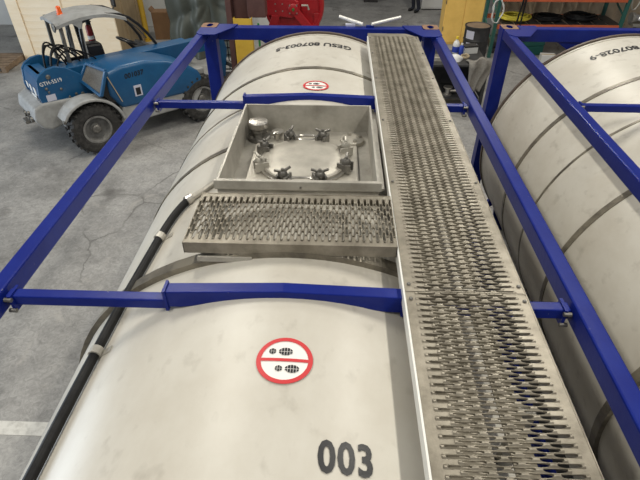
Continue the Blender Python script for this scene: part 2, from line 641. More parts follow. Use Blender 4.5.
    for sx in (-1, 1):
        x0, x1 = sorted((sx * 1.214, sx * 1.142))
        part(MB().box(x0, x1, -2.86, 2.86, ZTOP - .092, ZTOP), 'top_rail', bevel=.008)
        x0, x1 = sorted((sx * 1.214, sx * 1.10))
        part(MB().box(x0, x1, -2.86, 2.86, .06, .20), 'bottom_rail', bevel=.008)
        for sy in (-1, 1):
            xa, xb = sorted((sx * 1.214, sx * 1.08))
            ya, yb = sorted((sy * 3.02, sy * 2.88))
            part(MB().box(xa, xb, ya, yb, .11, 2.48), 'corner_post', bevel=.008)
            # corner castings with an oval hole on top
            for z0, z1, top in ((2.475, 2.591, True), (0, .118, False)):
                xa, xb = sorted((sx * 1.219, sx * 1.057))
                ya, yb = sorted((sy * 3.029, sy * 2.851))
                cm = MB()
                cx, cyy = (xa + xb) / 2, (ya + yb) / 2
                n = 24
                o_, i_ = [], []
                for k in range(n):
                    t = 2 * math.pi * (k + .5) / n
                    c, s = math.cos(t), math.sin(t)
                    mm = max(abs(c), abs(s))
                    o_.append((cx + (xb - xa) / 2 * c / mm, cyy + (yb - ya) / 2 * s / mm))
                    i_.append((cx + .032 * c, cyy + .062 * s * (1 if abs(s) < .8 else .95)))
                zt, zb = (z1, z0) if top else (z0, z1)
                zi = zt + (-.06 if top else .06)
                vs = [(x, y, zt) for x, y in o_] + [(x, y, zt) for x, y in i_] + [(x, y, zi) for x, y in i_] + [(x, y, zb) for x, y in o_]
                fs = []
                for k in range(n):
                    l = (k + 1) % n
                    fs += [(k, l, n + l, n + k), (n + k, n + l, 2 * n + l, 2 * n + k), (k, 3 * n + k, 3 * n + l, l)]
                fs += [tuple(range(2 * n, 3 * n)), tuple(range(3 * n, 4 * n))]
                cm.add(vs, fs)
                fit = part(cm, 'corner_fitting', 'blue')
                if top:
                    tp = MB()
                    vs = [(cx + (x - cx) * .99, cyy + (y - cyy) * .99, z1 + .0015) for x, y in o_] + [(x, y, z1 + .0015) for x, y in i_]
                    tp.add(vs, [(k, (k + 1) % n, n + (k + 1) % n, n + k) for k in range(n)])
                    part(tp, 'bare_top', 'rust', par=fit)
            # gusset plate on the top corner
            gx = lambda d: sx * (1.214 - d)
            gy = lambda d: sy * (3.02 - d)
            part(MB().prism([(gx(0), gy(.175)), (gx(.0), gy(.36)), (gx(.05), gy(.42)), (gx(.19), gy(.42)), (gx(.33), gy(.16)), (gx(.36), gy(.03)), (gx(.165), gy(.03)), (gx(.165), gy(.175))],
                            ZTOP - .001, ZTOP + .007, 'z'), 'corner_gusset')
            part(MB().prism([(gx(.56), 2.47), (gx(1.0), 2.47), (gx(.74), 2.36)], sy * 2.93, sy * 2.945, 'y'), 'corner_plate')
    for sy in (-1, 1):
        ya, yb = sorted((sy * 3.0, sy * 2.90))
        part(MB().box(-1.06, 1.06, ya, yb, ZTOP - .13, ZTOP - .004), 'end_beam', bevel=.008)
        part(MB().box(-1.06, 1.06, ya, yb, .06, .22), 'end_beam', bevel=.008)
        part(MB().beam((-1.1, sy * 2.93, .25), (-.55, sy * 2.93, .75), .06, .08), 'brace')
        part(MB().beam((1.1, sy * 2.93, .25), (.55, sy * 2.93, .75), .06, .08), 'brace')
        # saddle skirt under the barrel
        sk = MB()
        pts = [(-.85, .18), (.85, .18)] + [((RT - .03) * math.sin(R(a)), ZC - (RT - .03) * math.cos(R(a))) for a in (50, 30, 10, -10, -30, -50)]
        sk.prism(pts, sy * 2.70, sy * 2.74, 'y')
        part(sk, 'saddle')
    # cross bars
    for y in (-.985, 1.015):
        for sx in (-1, 1):
            t = part(MB().box(*sorted((sx * .47, sx * 1.135)), y - .024, y + .024, 2.512, 2.562), 'cross_tube', bevel=.005)
            part(MB().box(*sorted((sx * 1.105, sx * 1.118)), y - .036, y + .036, 2.485, 2.570), 'end_plate', par=t)
            for dz in (2.497, 2.556):
                part(MB().lathe([(.009, 0), (.009, .03)], 8, (sx * 1.115 - .015, y - .040, dz), 'x'), 'bolt', 'dsteel', par=t)
        sd = MB()
        zt = 2.628
        n = 16
        xs = [-.475 + .95 * i / n for i in range(n + 1)]
        bot = [(x, max(ZC + math.sqrt((RT - .004) ** 2 - x * x), 2.528)) for x in xs]
        top = [(x, zt - .018 * abs(x / .475)) for x in xs]
        sd.prism(bot + top[::-1], y - .028, y + .028, 'y')
        sd_o = part(sd, 'saddle_bar', bevel=.004)
        for sx in (-1, 1):
            part(MB().box(*sorted((sx * .468, sx * .480)), y - .034, y + .034, 2.512, 2.618), 'end_plate', par=sd_o)
    # ---- hatch box
    H = part(MB(), 'hatch_box', 'steel') if False else None
    zr, zf = 2.672, 2.485
    hb = MB()
    t_ = .012
    x0, x1, y0, y1 = -.412, .420, -.255, .715
    hb.box(x0, x1, y0, y0 + t_, zf, zr).box(x0, x1, y1 - t_, y1, zf, zr)
    hb.box(x0, x0 + t_, y0 + t_, y1 - t_, zf - .12, zr).box(x1 - t_, x1, y0 + t_, y1 - t_, zf - .12, zr)
    H = hb.build('hatch_box', 'steel', C)
    H['label'] = 'open steel spill box around the hatch'
    MB().box(x0 + t_, x1 - t_, y0 + t_, y1 - t_, zf - .02, zf).build('box_floor', 'steel', H)
    # rolled edge and outer ledges
    MB().box(x0 - .012, x1 + .012, y0 - .014, y0 + .004, zr - .05, zr + .003).build('box_lip', 'steel', H, bevel=.004)
    MB().box(x1 + .001, x1 + .03, y0 + .02, y1 - .1, zr - .06, zr - .05).build('box_ledge', 'steel', H)
    # collar plate where the box meets the barrel
    ring(MB(), -.305, -.245, RT + .0, RT + .010, -26, 26, 24).build('box_collar', 'lid', H)
    for (bxp) in (.02,):
        MB().lathe([(.006, 0), (.006, -.008)], 8, (bxp, y0 - .012, zr - .03), 'y').build('bolt', 'dsteel', H)
    # ---- manhole lid
    lc = (0.005, 0.240)
    pl = MB()
    a, b, c_ = .325, .315, .11
    poly = []
    for (sx, sy) in ((1, 1), (-1, 1), (-1, -1), (1, -1)):
        q0 = {(1, 1): 0, (-1, 1): 90, (-1, -1): 180, (1, -1): 270}[(sx, sy)]
        for k in range(7):
            t = R(q0 + 90 * k / 6)
            poly.append((lc[0] + sx * (a - c_) + c_ * math.cos(t), lc[1] + sy * (b - c_) + c_ * math.sin(t)))
    pl.prism(poly, zf + .001, zf + .018, 'z')
    pl.build('hatch_plate', 'lid', H)
    LID = MB().lathe([(.240, zf + .015), (.262, zf + .02), (.262, zf + .044), (.255, zf + .050), (.242, zf + .050), (.236, zf + .055), (.15, zf + .062), (.004, zf + .065)],
                     48, (lc[0], lc[1], 0)).build('manhole_lid', 'lid', C, smooth=True)
    LID['label'] = 'round steel manhole lid clamped by swing bolts'
    MB().lathe([(.268, zf + .017), (.280, zf + .017), (.280, zf + .034), (.268, zf + .034)], 48, (lc[0], lc[1], 0)).build('clamp_ring', 'bright', LID, smooth=True)
    for k in range(8):
        t = R(22.5 + 45 * k)
        cx, cy = lc[0] + .272 * math.cos(t), lc[1] + .272 * math.sin(t)
        u = Vector((math.cos(t), math.sin(t), 0))
        p = Vector((-math.sin(t), math.cos(t), 0))
        o = Vector((cx, cy, zf))
        mb = MB()
        # lug pair, swing bolt, cap nut and wing
        for s in (-1, 1):
            mb.beam(o + p * (s * .026) - u * .045 + Vector((0, 0, .052)), o + p * (s * .026) + u * .036 + Vector((0, 0, .052)), .013, .055)
        mb.tube([o + Vector((0, 0, .02)), o + Vector((0, 0, .118))], .009, 8)
        mb.lathe([(.024, .070), (.028, .075), (.028, .092), (.018, .104)], 10, o)
        q = Matrix.Rotation(R(35 * (k % 3) - 20), 3, 'Z') @ p
        mb.tube([o - q * .048 + Vector((0, 0, .118)), o - q * .015 + Vector((0, 0, .104)), o + q * .015 + Vector((0, 0, .104)), o + q * .048 + Vector((0, 0, .118))], .0085, 8)
        mb.build('swing_bolt', 'dsteel' if k % 4 else 'steel', LID, smooth=True)
    # grab handles on the lid rim
    for (ang, w, d) in ((90, .058, .05), (270, .068, .055)):
        t = R(ang)
        u = Vector((math.cos(t), math.sin(t), 0))
        p = Vector((-u.y, u.x, 0))
        o = Vector((lc[0], lc[1], zf + .048)) + u * .255
        pts = [o - p * w, o - p * w + u * d * .7, o - p * (w - .02) + u * d, o + p * (w - .02) + u * d, o + p * w + u * d * .7, o + p * w]
        MB().tube(pts + [o + p * (w - .02) - u * .02, o - p * (w - .02) - u * .02], .010, 8, closed=True).build('handle', 'bright', LID, smooth=True)
    # relief valve back left, blind flange back right
    vx, vy = -.315, .585
    V = MB().lathe([(.078, zf), (.078, zf + .022), (.045, zf + .025), (.040, zf + .055), (.056, zf + .06), (.056, zf + .080), (.046, zf + .083)],
                   20, (vx, vy, 0)).build('relief_valve', 'dsteel', H, smooth=True)
    MB().lathe([(.060, zf + .084), (.066, zf + .088), (.066, zf + .122), (.060, zf + .128), (.004, zf + .130)], 24, (vx, vy, 0)).build('valve_cap', 'bright', H, smooth=True)
    for k in range(4):
        t = R(45 + 90 * k)
        MB().lathe([(.011, zf + .02), (.011, zf + .034)], 6, (vx + .06 * math.cos(t), vy + .06 * math.sin(t), 0)).build('flange_bolt', 'bright', H)
    vb = MB().lathe([(.028, zf), (.028, zf + .05), (.040, zf + .052), (.040, zf + .072), (.012, zf + .075)], 12, (-.185, .555, 0))
    vb.tube([(-.185, .555, zf + .065), (-.215, .49, zf + .075)], .010, 8)
    vb.build('air_valve', 'bright', H, smooth=True)
    MB().lathe([(.078, zf), (.078, zf + .026), (.070, zf + .030), (.004, zf + .030)], 28, (.30, .55, 0)).build('blind_flange', 'lid', H, smooth=True)
    for k in range(4):
        t = R(20 + 90 * k)
        MB().lathe([(.012, zf + .03), (.012, zf + .045)], 6, (.30 + .052 * math.cos(t), .55 + .052 * math.sin(t), 0)).build('flange_bolt', 'bright', H)
    # ---- walkways
    zw = 2.645
    wx0, wx1 = .474, .936
    WK = empty('walkway', (0, 0, 0))
    WK.parent = C
    Wd = wx1 - wx0
    for (ya, yb) in ((-2.90, -1.012), (-1.008, 2.40)):
        g = grating(yb - ya, Wd, .036, 4, hole=(.0345, .0064))
        g.v = [(wx1 - p[1], ya + p[0], zw + p[2]) for p in g.v]
        g.build('walkway_plank', 'grate', WK)
    part(MB().prism([(wx0, 2.402), (wx1 - .005, 2.402), (wx1 - .10, 2.50), (wx0, 2.51)], zw - .012, zw - .002, 'z'), 'end_flap', 'grate', par=WK)
    g = grating(wx0 - .008 + .455, .395, .03, 4, hole=(.0315, .0064))
    cw = g
    cw.v = [(-.455 + p[0], -.765 + p[1], zw + .020 + p[2]) for p in cw.v]
    cw.build('cross_plank', 'grate', WK)
    # supports: edge angles, a middle strip and blue brackets
    for x in (wx0 + .02, wx1 - .03):
        part(MB().box(x, x + .012, -2.88, 2.39, zw - .10, zw - .016), 'edge_angle', 'steel', par=WK)
    for (ya, yb) in ((-2.88, -1.07), (-.96, 2.38)):
        part(MB().box(wx0 + .036, wx0 + .185, ya, yb, zw - .020, zw - .012), 'backing_plate', 'grate', par=WK)
        part(MB().box(wx0 + .235, wx0 + .30, ya, yb, zw - .020, zw - .012), 'middle_strip', 'grate', par=WK)
    part(MB().box(.83, .885, -2.88, -1.1, zw - .20, zw - .15), 'support_rail', 'blue', par=WK)
    for y in (-2.6, -1.5, -.5, .35, 1.3, 2.2):
        xx = .55
        zz = ZC + math.sqrt(RT * RT - xx * xx)
        part(MB().beam((xx, y, zz - .01), (xx, y, zw - .02), .05, .03, (0, 1, 0)), 'support_leg', 'steel', par=WK)
        xx = .80
        zz = ZC + math.sqrt(RT * RT - xx * xx)
        part(MB().beam((xx, y, zz - .01), (xx, y, zw - .02), .05, .03, (0, 1, 0)), 'support_leg', 'steel', par=WK)
    for x in (-.38, .28):
        zz = ZC + math.sqrt(RT * RT - x * x)
        part(MB().beam((x, -.55, zz - .01), (x, -.55, zw - .01), .05, .3, (0, 1, 0)), 'support_leg', 'steel', par=WK)
    part(MB().box(-.40, -.16, -.775, -.765, zw - .075, zw - .05), 'edge_angle', 'steel', par=WK)
    part(MB().box(wx0 - .008, wx0 - .001, -2.90, 2.40, zw - .058, zw + .002), 'edge_trim', 'pipe', par=WK)
    rv = None
    for y in (-2.6, -1.05, -.97, -.2, .55, 1.3, 1.9, 2.35):
        for x in (wx0 + .018, wx1 - .018):
            if rv is None:
                rv = MB().lathe([(.008, 0), (.008, .004), (.005, .007)], 8).build('rivet', 'dsteel', WK)
                o = rv
            else:
                o = rv.copy()
                COL.objects.link(o)
                o.parent = WK
            o.location = (x, y, zw + .001)
    # ---- drain hose down the left flank
    hs = []
    ctrl = [(y, a_, .025) for y, a_ in ((-.12, 30.2), (-.15, 31.9), (-.232, 34), (-.379, 35.5), (-.517, 36.4), (-.711, 37.7), (-.867, 38.6), (-1.195, 39.8), (-1.405, 40.4), (-1.63, 40.8), (-2.2, 42), (-2.64, 43))]
    for (y, a_, l) in ctrl:
        t = R(-a_)
        hs.append(((RT + l) * math.sin(t), y, ZC + (RT + l) * math.cos(t)))
    # smooth the path
    for _ in range(2):
        q = [hs[0]]
        for i in range(len(hs) - 1):
            p0, p1 = Vector(hs[i]), Vector(hs[i + 1])
            q += [tuple(p0 * .75 + p1 * .25), tuple(p0 * .25 + p1 * .75)]
        hs = q + [hs[-1]]
    HO = part(MB().tube(hs, .0215, 12), 'drain_hose', 'rubber', smooth=True)
    HO['label'] = 'black rubber drain hose'
    p0 = Vector(hs[0])
    part(MB().tube([p0 + Vector((-.01, -.012, 0)), p0 + Vector((.015, .02, .005))], .027, 12), 'hose_clamp', 'bright', par=HO)
    part(MB().tube([p0, p0 + Vector((.08, .06, .03)), Vector((-.414, .02, 2.55))], .018, 10), 'drain_stub', 'lid', par=HO)
    for (y, a_) in ((-.379, 35.5), (-1.10, 39.4), (-2.2, 42)):
        t = R(-a_)
        c = Vector(((RT + .025) * math.sin(t), y, ZC + (RT + .025) * math.cos(t)))
        d = Vector((0, 1, 0)) if y < -.4 else Vector((.3, 1, .15)).normalized()
        mb = MB().tube([c - d * .018, c + d * .018], .0275, 12)
        n_ = Vector((math.sin(t), 0, math.cos(t)))
        s_ = Vector((math.cos(t), 0, -math.sin(t)))
        mb.beam(c - n_ * .024 - s_ * .0, c - n_ * .024 + s_ * .07, .03, .006, n_)
        part(mb, 'hose_clip', 'steel', par=HO)
    # ---- pipes and plate on the far end frame
    part(MB().tube([(.445, 2.945, 2.612), (.205, 3.09, 2.65)], .0165, 10), 'grab_pipe', 'pipe', smooth=True)
    part(MB().tube([(.535, 2.945, 2.612), (.84, 3.08, 2.65)], .0165, 10), 'grab_pipe', 'pipe', smooth=True)
    part(MB().beam((.48, 2.95, 2.585), (.56, 2.95, 2.585), .03, .03), 'pipe_bracket', 'blue')
    part(MB().box(.27, .37, 2.98, 3.03, 2.52, 2.60), 'plate_holder', 'greyplate')
    return C


T1 = container('tank_container', 'GESU 807003-5', '003', (0, 2.38, 0), 0,
               'blue framed cream tank container with open hatch box, perforated walkway and number 003')
T2 = container('tank_container', 'GESU 807028-9', None, (3.055, 2.41, 0), R(-.7),
               'blue framed cream tank container standing nearest the orange shelving rack')

# =================================================================== TELEHANDLER (blue loader)
HEAD = R(43)
TL = empty('telehandler', (-4.374 + .048, 8.016 - .051, 0), HEAD)
tag(TL, 'blue and grey compact telescopic loader with open cab beside the pine crate', 'telehandler')


def tp(mb, nm, m, par=TL, **k):
    return mb.build(nm, m, par, **k)


tp(MB().box(-.35, 2.35, -.36, .36, .36, .80), 'chassis', 'thgrey', bevel=.03)
tp(MB().prism([(.42, .36), (1.82, .36), (2.02, .62), (1.7, .66), (.5, .68)], -.86, -.36, 'y'), 'sill', 'thgrey', bevel=.03)
tp(MB().prism([(-.60, .90), (-.74, .84), (-.78, .66), (-.70, .50), (-.56, .45), (-.30, .50), (-.10, .62), (-.10, .88)], -.47, .47, 'y'), 'counterweight', 'thgrey', bevel=.04, seg=3)
for (y, z, r_) in ((-.25, .62, .05), (-.05, .56, .06), (.14, .60, .05), (-.16, .70, .035)):
    tp(MB().lathe([(r_, -.80), (r_, -.77), (r_ * .7, -.74)], 12, (0, y, z), 'x'), 'coupling', 'dsteel')
tp(MB().box(-.86, -.74, -.09, .09, .50, .56), 'tow_hitch', 'dsteel', bevel=.01)
tower = [(-.58, .87), (-.60, 1.0), (-.56, 1.25), (-.50, 1.32), (-.38, 1.385), (-.25, 1.40), (-.12, 1.36), (.02, 1.27), (.25, 1.08), (.36, .86), (.30, .74), (-.05, .74)]
for y0 in (-.435, .335):
    pl_ = tp(MB().prism(tower, y0, y0 + .05, 'y'), 'tower_plate', 'thblue', bevel=.012)
    if y0 < 0:
        pl_['label'] = 'blue side plate with white lettering'
        plate = pl_
tp(MB().prism([(-.56, .86), (-.585, 1.0), (-.545, 1.24), (-.50, 1.30), (-.42, 1.30), (-.46, .86)], -.385, .335, 'y'), 'rear_panel', 'thblue', bevel=.015)
for (y, z, h, w_) in ((-.20, 1.02, .12, .10), (.02, 1.02, .11, .09), (.20, 1.03, .10, .08), (-.05, .92, .04, .26)):
    x = -.575 - (1.0 - z) * .1 if z < 1 else -.585 + (z - 1.0) * .16
    tp(MB().box(x - .006, x + .002, y - w_ / 2, y + w_ / 2, z - h / 2, z + h / 2), 'sticker', 'white')
tp(MB().box(-.50, -.30, -.30, .25, 1.285, 1.30), 'top_cover', 'thblue', bevel=.01)
# marks on the near tower plate
tv, tf = text_mesh('GTH-5519', .062, .012, 1.1)
mb = MB()
c, s = math.cos(R(11)), math.sin(R(11))
mb.add([(-.365 + v[0] * c * .86 - v[1] * s, -.438, 1.185 + v[0] * s * .2 + v[1] * c) for v in tv], tf)
tp(mb, 'lettering', 'white', plate)
tp(MB().box(-.50, -.36, -.440, -.436, .90, 1.0), 'warning_sticker', 'greyplate', plate)
for (x, z, r) in ((-.38, 1.27, .035), (-.46, 1.10, .022), (-.44, 1.04, .016), (-.25, 1.05, .02), (-.05, .92, .022), (.05, .90, .03), (-.16, .90, .016)):
    tp(MB().lathe([(r, -.434), (r, -.45), (r * .6, -.455)], 14, (x, 0, z), 'y'), 'pin', 'dsteel', plate)
# boom
tp(MB().box(-.40, 2.25, -.15, .17, .98, 1.25), 'boom', 'thblue', bevel=.012)
tp(MB().box(2.2, 2.95, -.115, .135, 1.0, 1.22), 'inner_boom', 'thblue', bevel=.01)
tp(MB().prism([(2.75, .45), (2.95, .42), (3.05, .95), (2.98, 1.25), (2.80, 1.25)], -.12, .14, 'y'), 'boom_head', 'thblue', bevel=.02)
fk = MB().box(3.02, 3.08, -.55, .55, .18, .26).box(3.02, 3.08, -.55, .55, .62, .70).box(3.02, 3.08, -.55, -.48, .18, .70).box(3.02, 3.08, .48, .55, .18, .70)
tp(fk, 'fork_carriage', 'dsteel')
tv, tf = text_mesh('Genie', .17, .03)
tp(MB().add([(1.30 + v[0], -.1525, 1.11 + v[1]) for v in tv], tf), 'lettering', 'white')
# engine hood on the near side
hood = tp(MB().prism([(.34, .90), (.33, 1.27), (.6, 1.335), (1.0, 1.335), (1.4, 1.26), (1.75, 1.12), (1.97, .95), (2.06, .76), (1.98, .64), (1.7, .60), (.5, .64)], -.885, -.24, 'y'),
          'engine_hood', 'thblue', bevel=.09, seg=4)
for p in hood.data.polygons:
    p.use_smooth = True
hood['label'] = 'rounded blue engine hood'
tv, tf = text_mesh('001037', .085, .03, 1.05)
mb = MB()
mb.add([(.80 + v[0] * .95 + v[1] * .08, -.889, 1.165 + v[1] + v[0] * .03) for v in tv], tf)
tp(mb, 'lettering', 'black', hood)
tv, tf = text_mesh('Genie', .20, .01)
tp(MB().add([(1.28 + v[0], -.887, 1.0 + v[1]) for v in tv], tf), 'faded_lettering', 'thblue', hood)
tp(MB().box(.74, .87, -.892, -.886, .80, .98), 'warning_sticker', 'greyplate', hood)
tp(MB().box(.765, .845, -.895, -.892, .82, .94), 'sticker_print', 'black', hood)
# radiator frame at the back of the hood
A_, B_, C_, D_ = [Vector(p) for p in ((.24, -.42, 1.335), (.36, -.90, 1.315), (.19, -.90, .95), (.08, -.42, 1.10))]
nrm = (B_ - A_).cross(D_ - A_).normalized()


def quad_slab(a, b, c, d, t):
    m_ = MB()
    vs = [p for p in (a, b, c, d)] + [p + nrm * t for p in (a, b, c, d)]
    return m_.add(vs, [(0, 1, 2, 3), (7, 6, 5, 4), (0, 4, 5, 1), (1, 5, 6, 2), (2, 6, 7, 3), (3, 7, 4, 0)])


tp(quad_slab(A_, B_, C_, D_, .02), 'radiator_grille', 'mesh')
fr = MB()
for a, b in ((A_, B_), (B_, C_), (C_, D_), (D_, A_)):
    fr.beam(a, b, .045, .05, nrm)
tp(fr, 'grille_frame', 'thblue', bevel=.008)
tp(MB().prism([(.22, .95), (.40, 1.28), (.50, 1.26), (.52, .74), (.34, .80)], -.84, -.36, 'y'), 'engine_bay', 'blackpaint')
tp(MB().beam((.50, -.885, .78), (.36, -.885, 1.22), .012, .045, (0, 1, 0)), 'seal_strip', 'tan')
# fenders
for (xc, sgn, yb) in ((-.03, 1, -.92), (-.03, 1, .60), (1.98, 1, .60)):
    fd = MB()
    n = 12
    a0, a1 = 148, 8
    pts_o = [(xc + .53 * math.cos(R(a0 + (a1 - a0) * i / n)), .42 + .53 * math.sin(R(a0 + (a1 - a0) * i / n))) for i in range(n + 1)]
    pts_i = [(xc + .485 * math.cos(R(a0 + (a1 - a0) * i / n)), .42 + .485 * math.sin(R(a0 + (a1 - a0) * i / n))) for i in range(n + 1)]
    fd.prism(pts_o + pts_i[::-1], yb, yb + .34, 'y')
    tp(fd, 'fender', 'thgrey', bevel=.015)
tp(MB().tube([(-.47, -.95, .70), (-.47, -.89, .70)], .022, 10), 'fender_lamp', 'dsteel')
# wheels: rim > tire
wheel0 = None
for (x, y, side) in ((0, -.74, -1), (0, .74, 1), (1.98, -.74, -1), (1.98, .74, 1)):
    if wheel0 is None:
        rimm = MB().lathe([(.20, -.13), (.205, -.135), (.235, -.135), (.235, -.10), (.20, -.06), (.19, -.02), (.09, -.01), (.085, -.06), (.07, -.075), (.004, -.075)], 28, (0, 0, 0), 'y', caps=False)
        rimm.lathe([(.235, -.10), (.235, .13), (.06, .13)], 28, (0, 0, 0), 'y', caps=False)
        wh = rimm.build('wheel', 'rimgrey', TL, smooth=True)
        prof = [(.232, -.125), (.26, -.145), (.33, -.152), (.385, -.140), (.402, -.11), (.404, .11), (.385, .140), (.33, .152), (.26, .145), (.232, .125)]
        tm = MB().lathe(prof, 40, (0, 0, 0), 'y', caps=False)
        for k in range(22):
            t = 2 * math.pi * k / 22
            for sd_ in (-1, 1):
                tt = t + (0 if sd_ < 0 else math.pi / 22)
                d = Vector((math.cos(tt), 0, -math.sin(tt)))
                p_ = Vector((math.sin(tt), 0, math.cos(tt)))
                a = d * .405 + Vector((0, sd_ * .150, 0))
                b = d * .410 + Vector((0, -sd_ * .012, 0)) + p_ * .075
                tm.beam(a, b, .044, .035, d)
        tr = tm.build('tire', 'tire', wh)
        tr['label'] = 'knobbly black tire'
        hubm = MB().lathe([(.075, -.07), (.075, -.10), (.05, -.115), (.004, -.115)], 16, (0, 0, 0), 'y').build('hub', 'dsteel', wh)
        wheel0 = wh
        o = wh
    else:
        o = copy_tree(wheel0, TL)
    o.location = (x, y, .422)
    o.rotation_euler = (0, 0, 0 if side < 0 else math.pi)
# cab
tp(MB().box(.18, 1.75, .17, .88, .42, .78), 'cab_floor', 'thgrey', bevel=.03)
tp(MB().prism([(1.45, .76), (1.78, .76), (1.74, 1.16), (1.60, 1.20)], .20, .86, 'y'), 'dash', 'blackpaint', bevel=.02)
tp(MB().prism([(.20, .76), (.90, .76), (.95, 1.10), (.25, 1.10)], .84, .87, 'y'), 'side_guard', 'blackpaint')
tp(MB().box(.42, 1.7, .165, .185, .76, 1.16), 'side_guard', 'blackpaint')
# roof: crowned shell
rf = MB()
xs = [.08 + (1.24 - .08) * i / 12 for i in range(13)]
zc_ = lambda x, y: 1.955 - .20 * ((x - .68) / .70) ** 2 * (1 if x > .68 else .55) - .05 * ((y - .46) / .42) ** 4
ysr = [.06 + .82 * i / 8 for i in range(9)]
nn = len(ysr)
top = [(x, y, zc_(x, y)) for x in xs for y in ysr]
bot = [(x, y, z - .05) for (x, y, z) in top]
rf.v = top + bot
Nn = len(top)
for i in range(len(xs) - 1):
    for k in range(nn - 1):
        a = i * nn + k
        rf.f.append((a, a + 1, a + 1 + nn, a + nn))
        rf.f.append((Nn + a, Nn + a + nn, Nn + a + 1 + nn, Nn + a + 1))
edge = [k for k in range(nn)] + [i * nn + nn - 1 for i in range(1, len(xs))] + [(len(xs) - 1) * nn + k for k in range(nn - 2, -1, -1)] + [i * nn for i in range(len(xs) - 2, 0, -1)]
for i in range(len(edge)):
    a, b = edge[i], edge[(i + 1) % len(edge)]
    rf.f.append((a, b, b + Nn, a + Nn))
roof = tp(rf, 'cab_roof', 'thgrey', smooth=True)
tp(MB().prism([(.30, 1.86), (.52, 1.88), (.46, 1.73)], .065, .10, 'y'), 'drip_corner', 'thgrey', roof)
arch = [(.42, 1.15), (.43, 1.45), (.45, 1.70), (.50, 1.82), (.70, 1.875), (.95, 1.885), (1.15, 1.845), (1.30, 1.77), (1.45, 1.63), (1.58, 1.46), (1.70, 1.26), (1.74, 1.12)]
for y in (.12, .84):
    tp(MB().tube([(x, y, z) for x, z in arch], .026, 8), 'cab_arch', 'blackpaint', smooth=True)
    tp(MB().beam((.12, y, .80), (.16, y, 1.86), .05, .06, (0, 1, 0)), 'rear_pillar', 'dsteel')
    tp(MB().beam((.44, y + (.02 if y < .5 else -.02), 1.12), (.47, y + (.02 if y < .5 else -.02), 1.80), .05, .035, (0, 1, 0)), 'pillar', 'thgrey')
tp(MB().beam((.85, .80, .80), (.80, .80, 1.84), .07, .05, (0, 1, 0)), 'pillar', 'blackpaint')
tp(MB().beam((.62, .74, .80), (.58, .74, 1.86), .09, .05, (0, 1, 0)), 'pillar', 'blackpaint')
tp(MB().tube([(1.45, .84, 1.63), (1.60, .6, 1.45), (1.66, .40, 1.30)], .010, 6), 'wiper', 'blackpaint')
tp(MB().prism([(.56, 1.0), (.84, 1.0), (.80, 1.40), (.52, 1.42)], .30, .56, 'y'), 'seat_back', 'blackpaint', bevel=.04)
tp(MB().box(.58, 1.10, .28, .72, .90, .995), 'seat_cushion', 'blackpaint', bevel=.04)
sw = [(1.30 + .17 * math.cos(2 * math.pi * k / 24) * .9, .46 + .19 * math.sin(2 * math.pi * k / 24), 1.31 + .17 * math.cos(2 * math.pi * k / 24) * -.42) for k in range(24)]
swo = tp(MB().tube(sw, .018, 8, closed=True), 'steering_wheel', 'blackpaint', smooth=True)
sp = MB()
for k in (2, 10, 18):
    sp.tube([(1.30, .46, 1.30), sw[k]], .012, 6)
tp(sp, 'spokes', 'blackpaint', swo)
tp(MB().tube([(1.30, .46, 1.30), (1.52, .46, 1.02)], .03, 8), 'steering_column', 'blackpaint', swo)
tp(MB().lathe([(.05, 0), (.05, .03), (.042, .035), (.036, .13), (.02, .145), (.004, .146)], 16, (.30, .45, 1.90)), 'beacon', 'orange', smooth=True)
tp(MB().lathe([(.058, 0), (.058, .02)], 16, (.30, .45, 1.885)), 'beacon_base', 'blackpaint')
tp(MB().lathe([(.055, -.015), (.075, 0), (.055, .02)], 14, (.06, .14, 1.80), 'x'), 'work_lamp', 'dsteel')
tp(MB().tube([(1.30, .88, 1.72), (1.42, .98, 1.82)], .012, 6), 'mirror_arm', 'blackpaint')
tp(MB().box(1.40, 1.44, .94, 1.10, 1.78, 2.02), 'mirror', 'blackpaint', bevel=.012)
# hydraulic hoses arching behind the cab
for k in range(7):
    f = k / 6
    y0 = -.10 + .24 * (k % 3) / 2 + .05 * random.random()
    pk = 1.62 - .13 * f + .03 * math.sin(k * 2.1)
    xa, xb = -.30 + .16 * f, .06 + .50 * f
    pts = []
    for i in range(15):
        t = i / 14
        x = xa + (xb - xa) * t + (-.05) * math.sin(math.pi * t)
        z = 1.22 + (pk - 1.22) * math.sin(math.pi * min(t * (1.25 - .25 * t), 1)) ** .7
        pts.append((x, y0 + .18 * t * (1 if k % 2 else .5), z))
    tp(MB().tube(pts, .014, 6), 'hydraulic_hose', 'rubber', smooth=True)

# fire extinguisher hung on the cab pillar
fe = empty('fire_extinguisher')
fe.location = Vector((-4.326, 7.965, 0)) + Matrix.Rotation(HEAD, 3, 'Z') @ Vector((.74, .62, 1.36))
tag(fe, 'small dark red fire extinguisher hung inside the cab of the blue loader', 'fire extinguisher')
MB().lathe([(.03, 0), (.052, .012), (.052, .24), (.042, .275), (.018, .29)], 18).build('cylinder', 'extred', fe, smooth=True)
MB().lathe([(.018, .29), (.018, .32), (.026, .325), (.026, .345)], 12).box(-.012, .07, -.012, .012, .335, .35).build('valve_head', 'blackpaint', fe)
MB().lathe([(.0535, .05), (.0535, .11)], 18, caps=False).build('paper_label', 'white', fe)

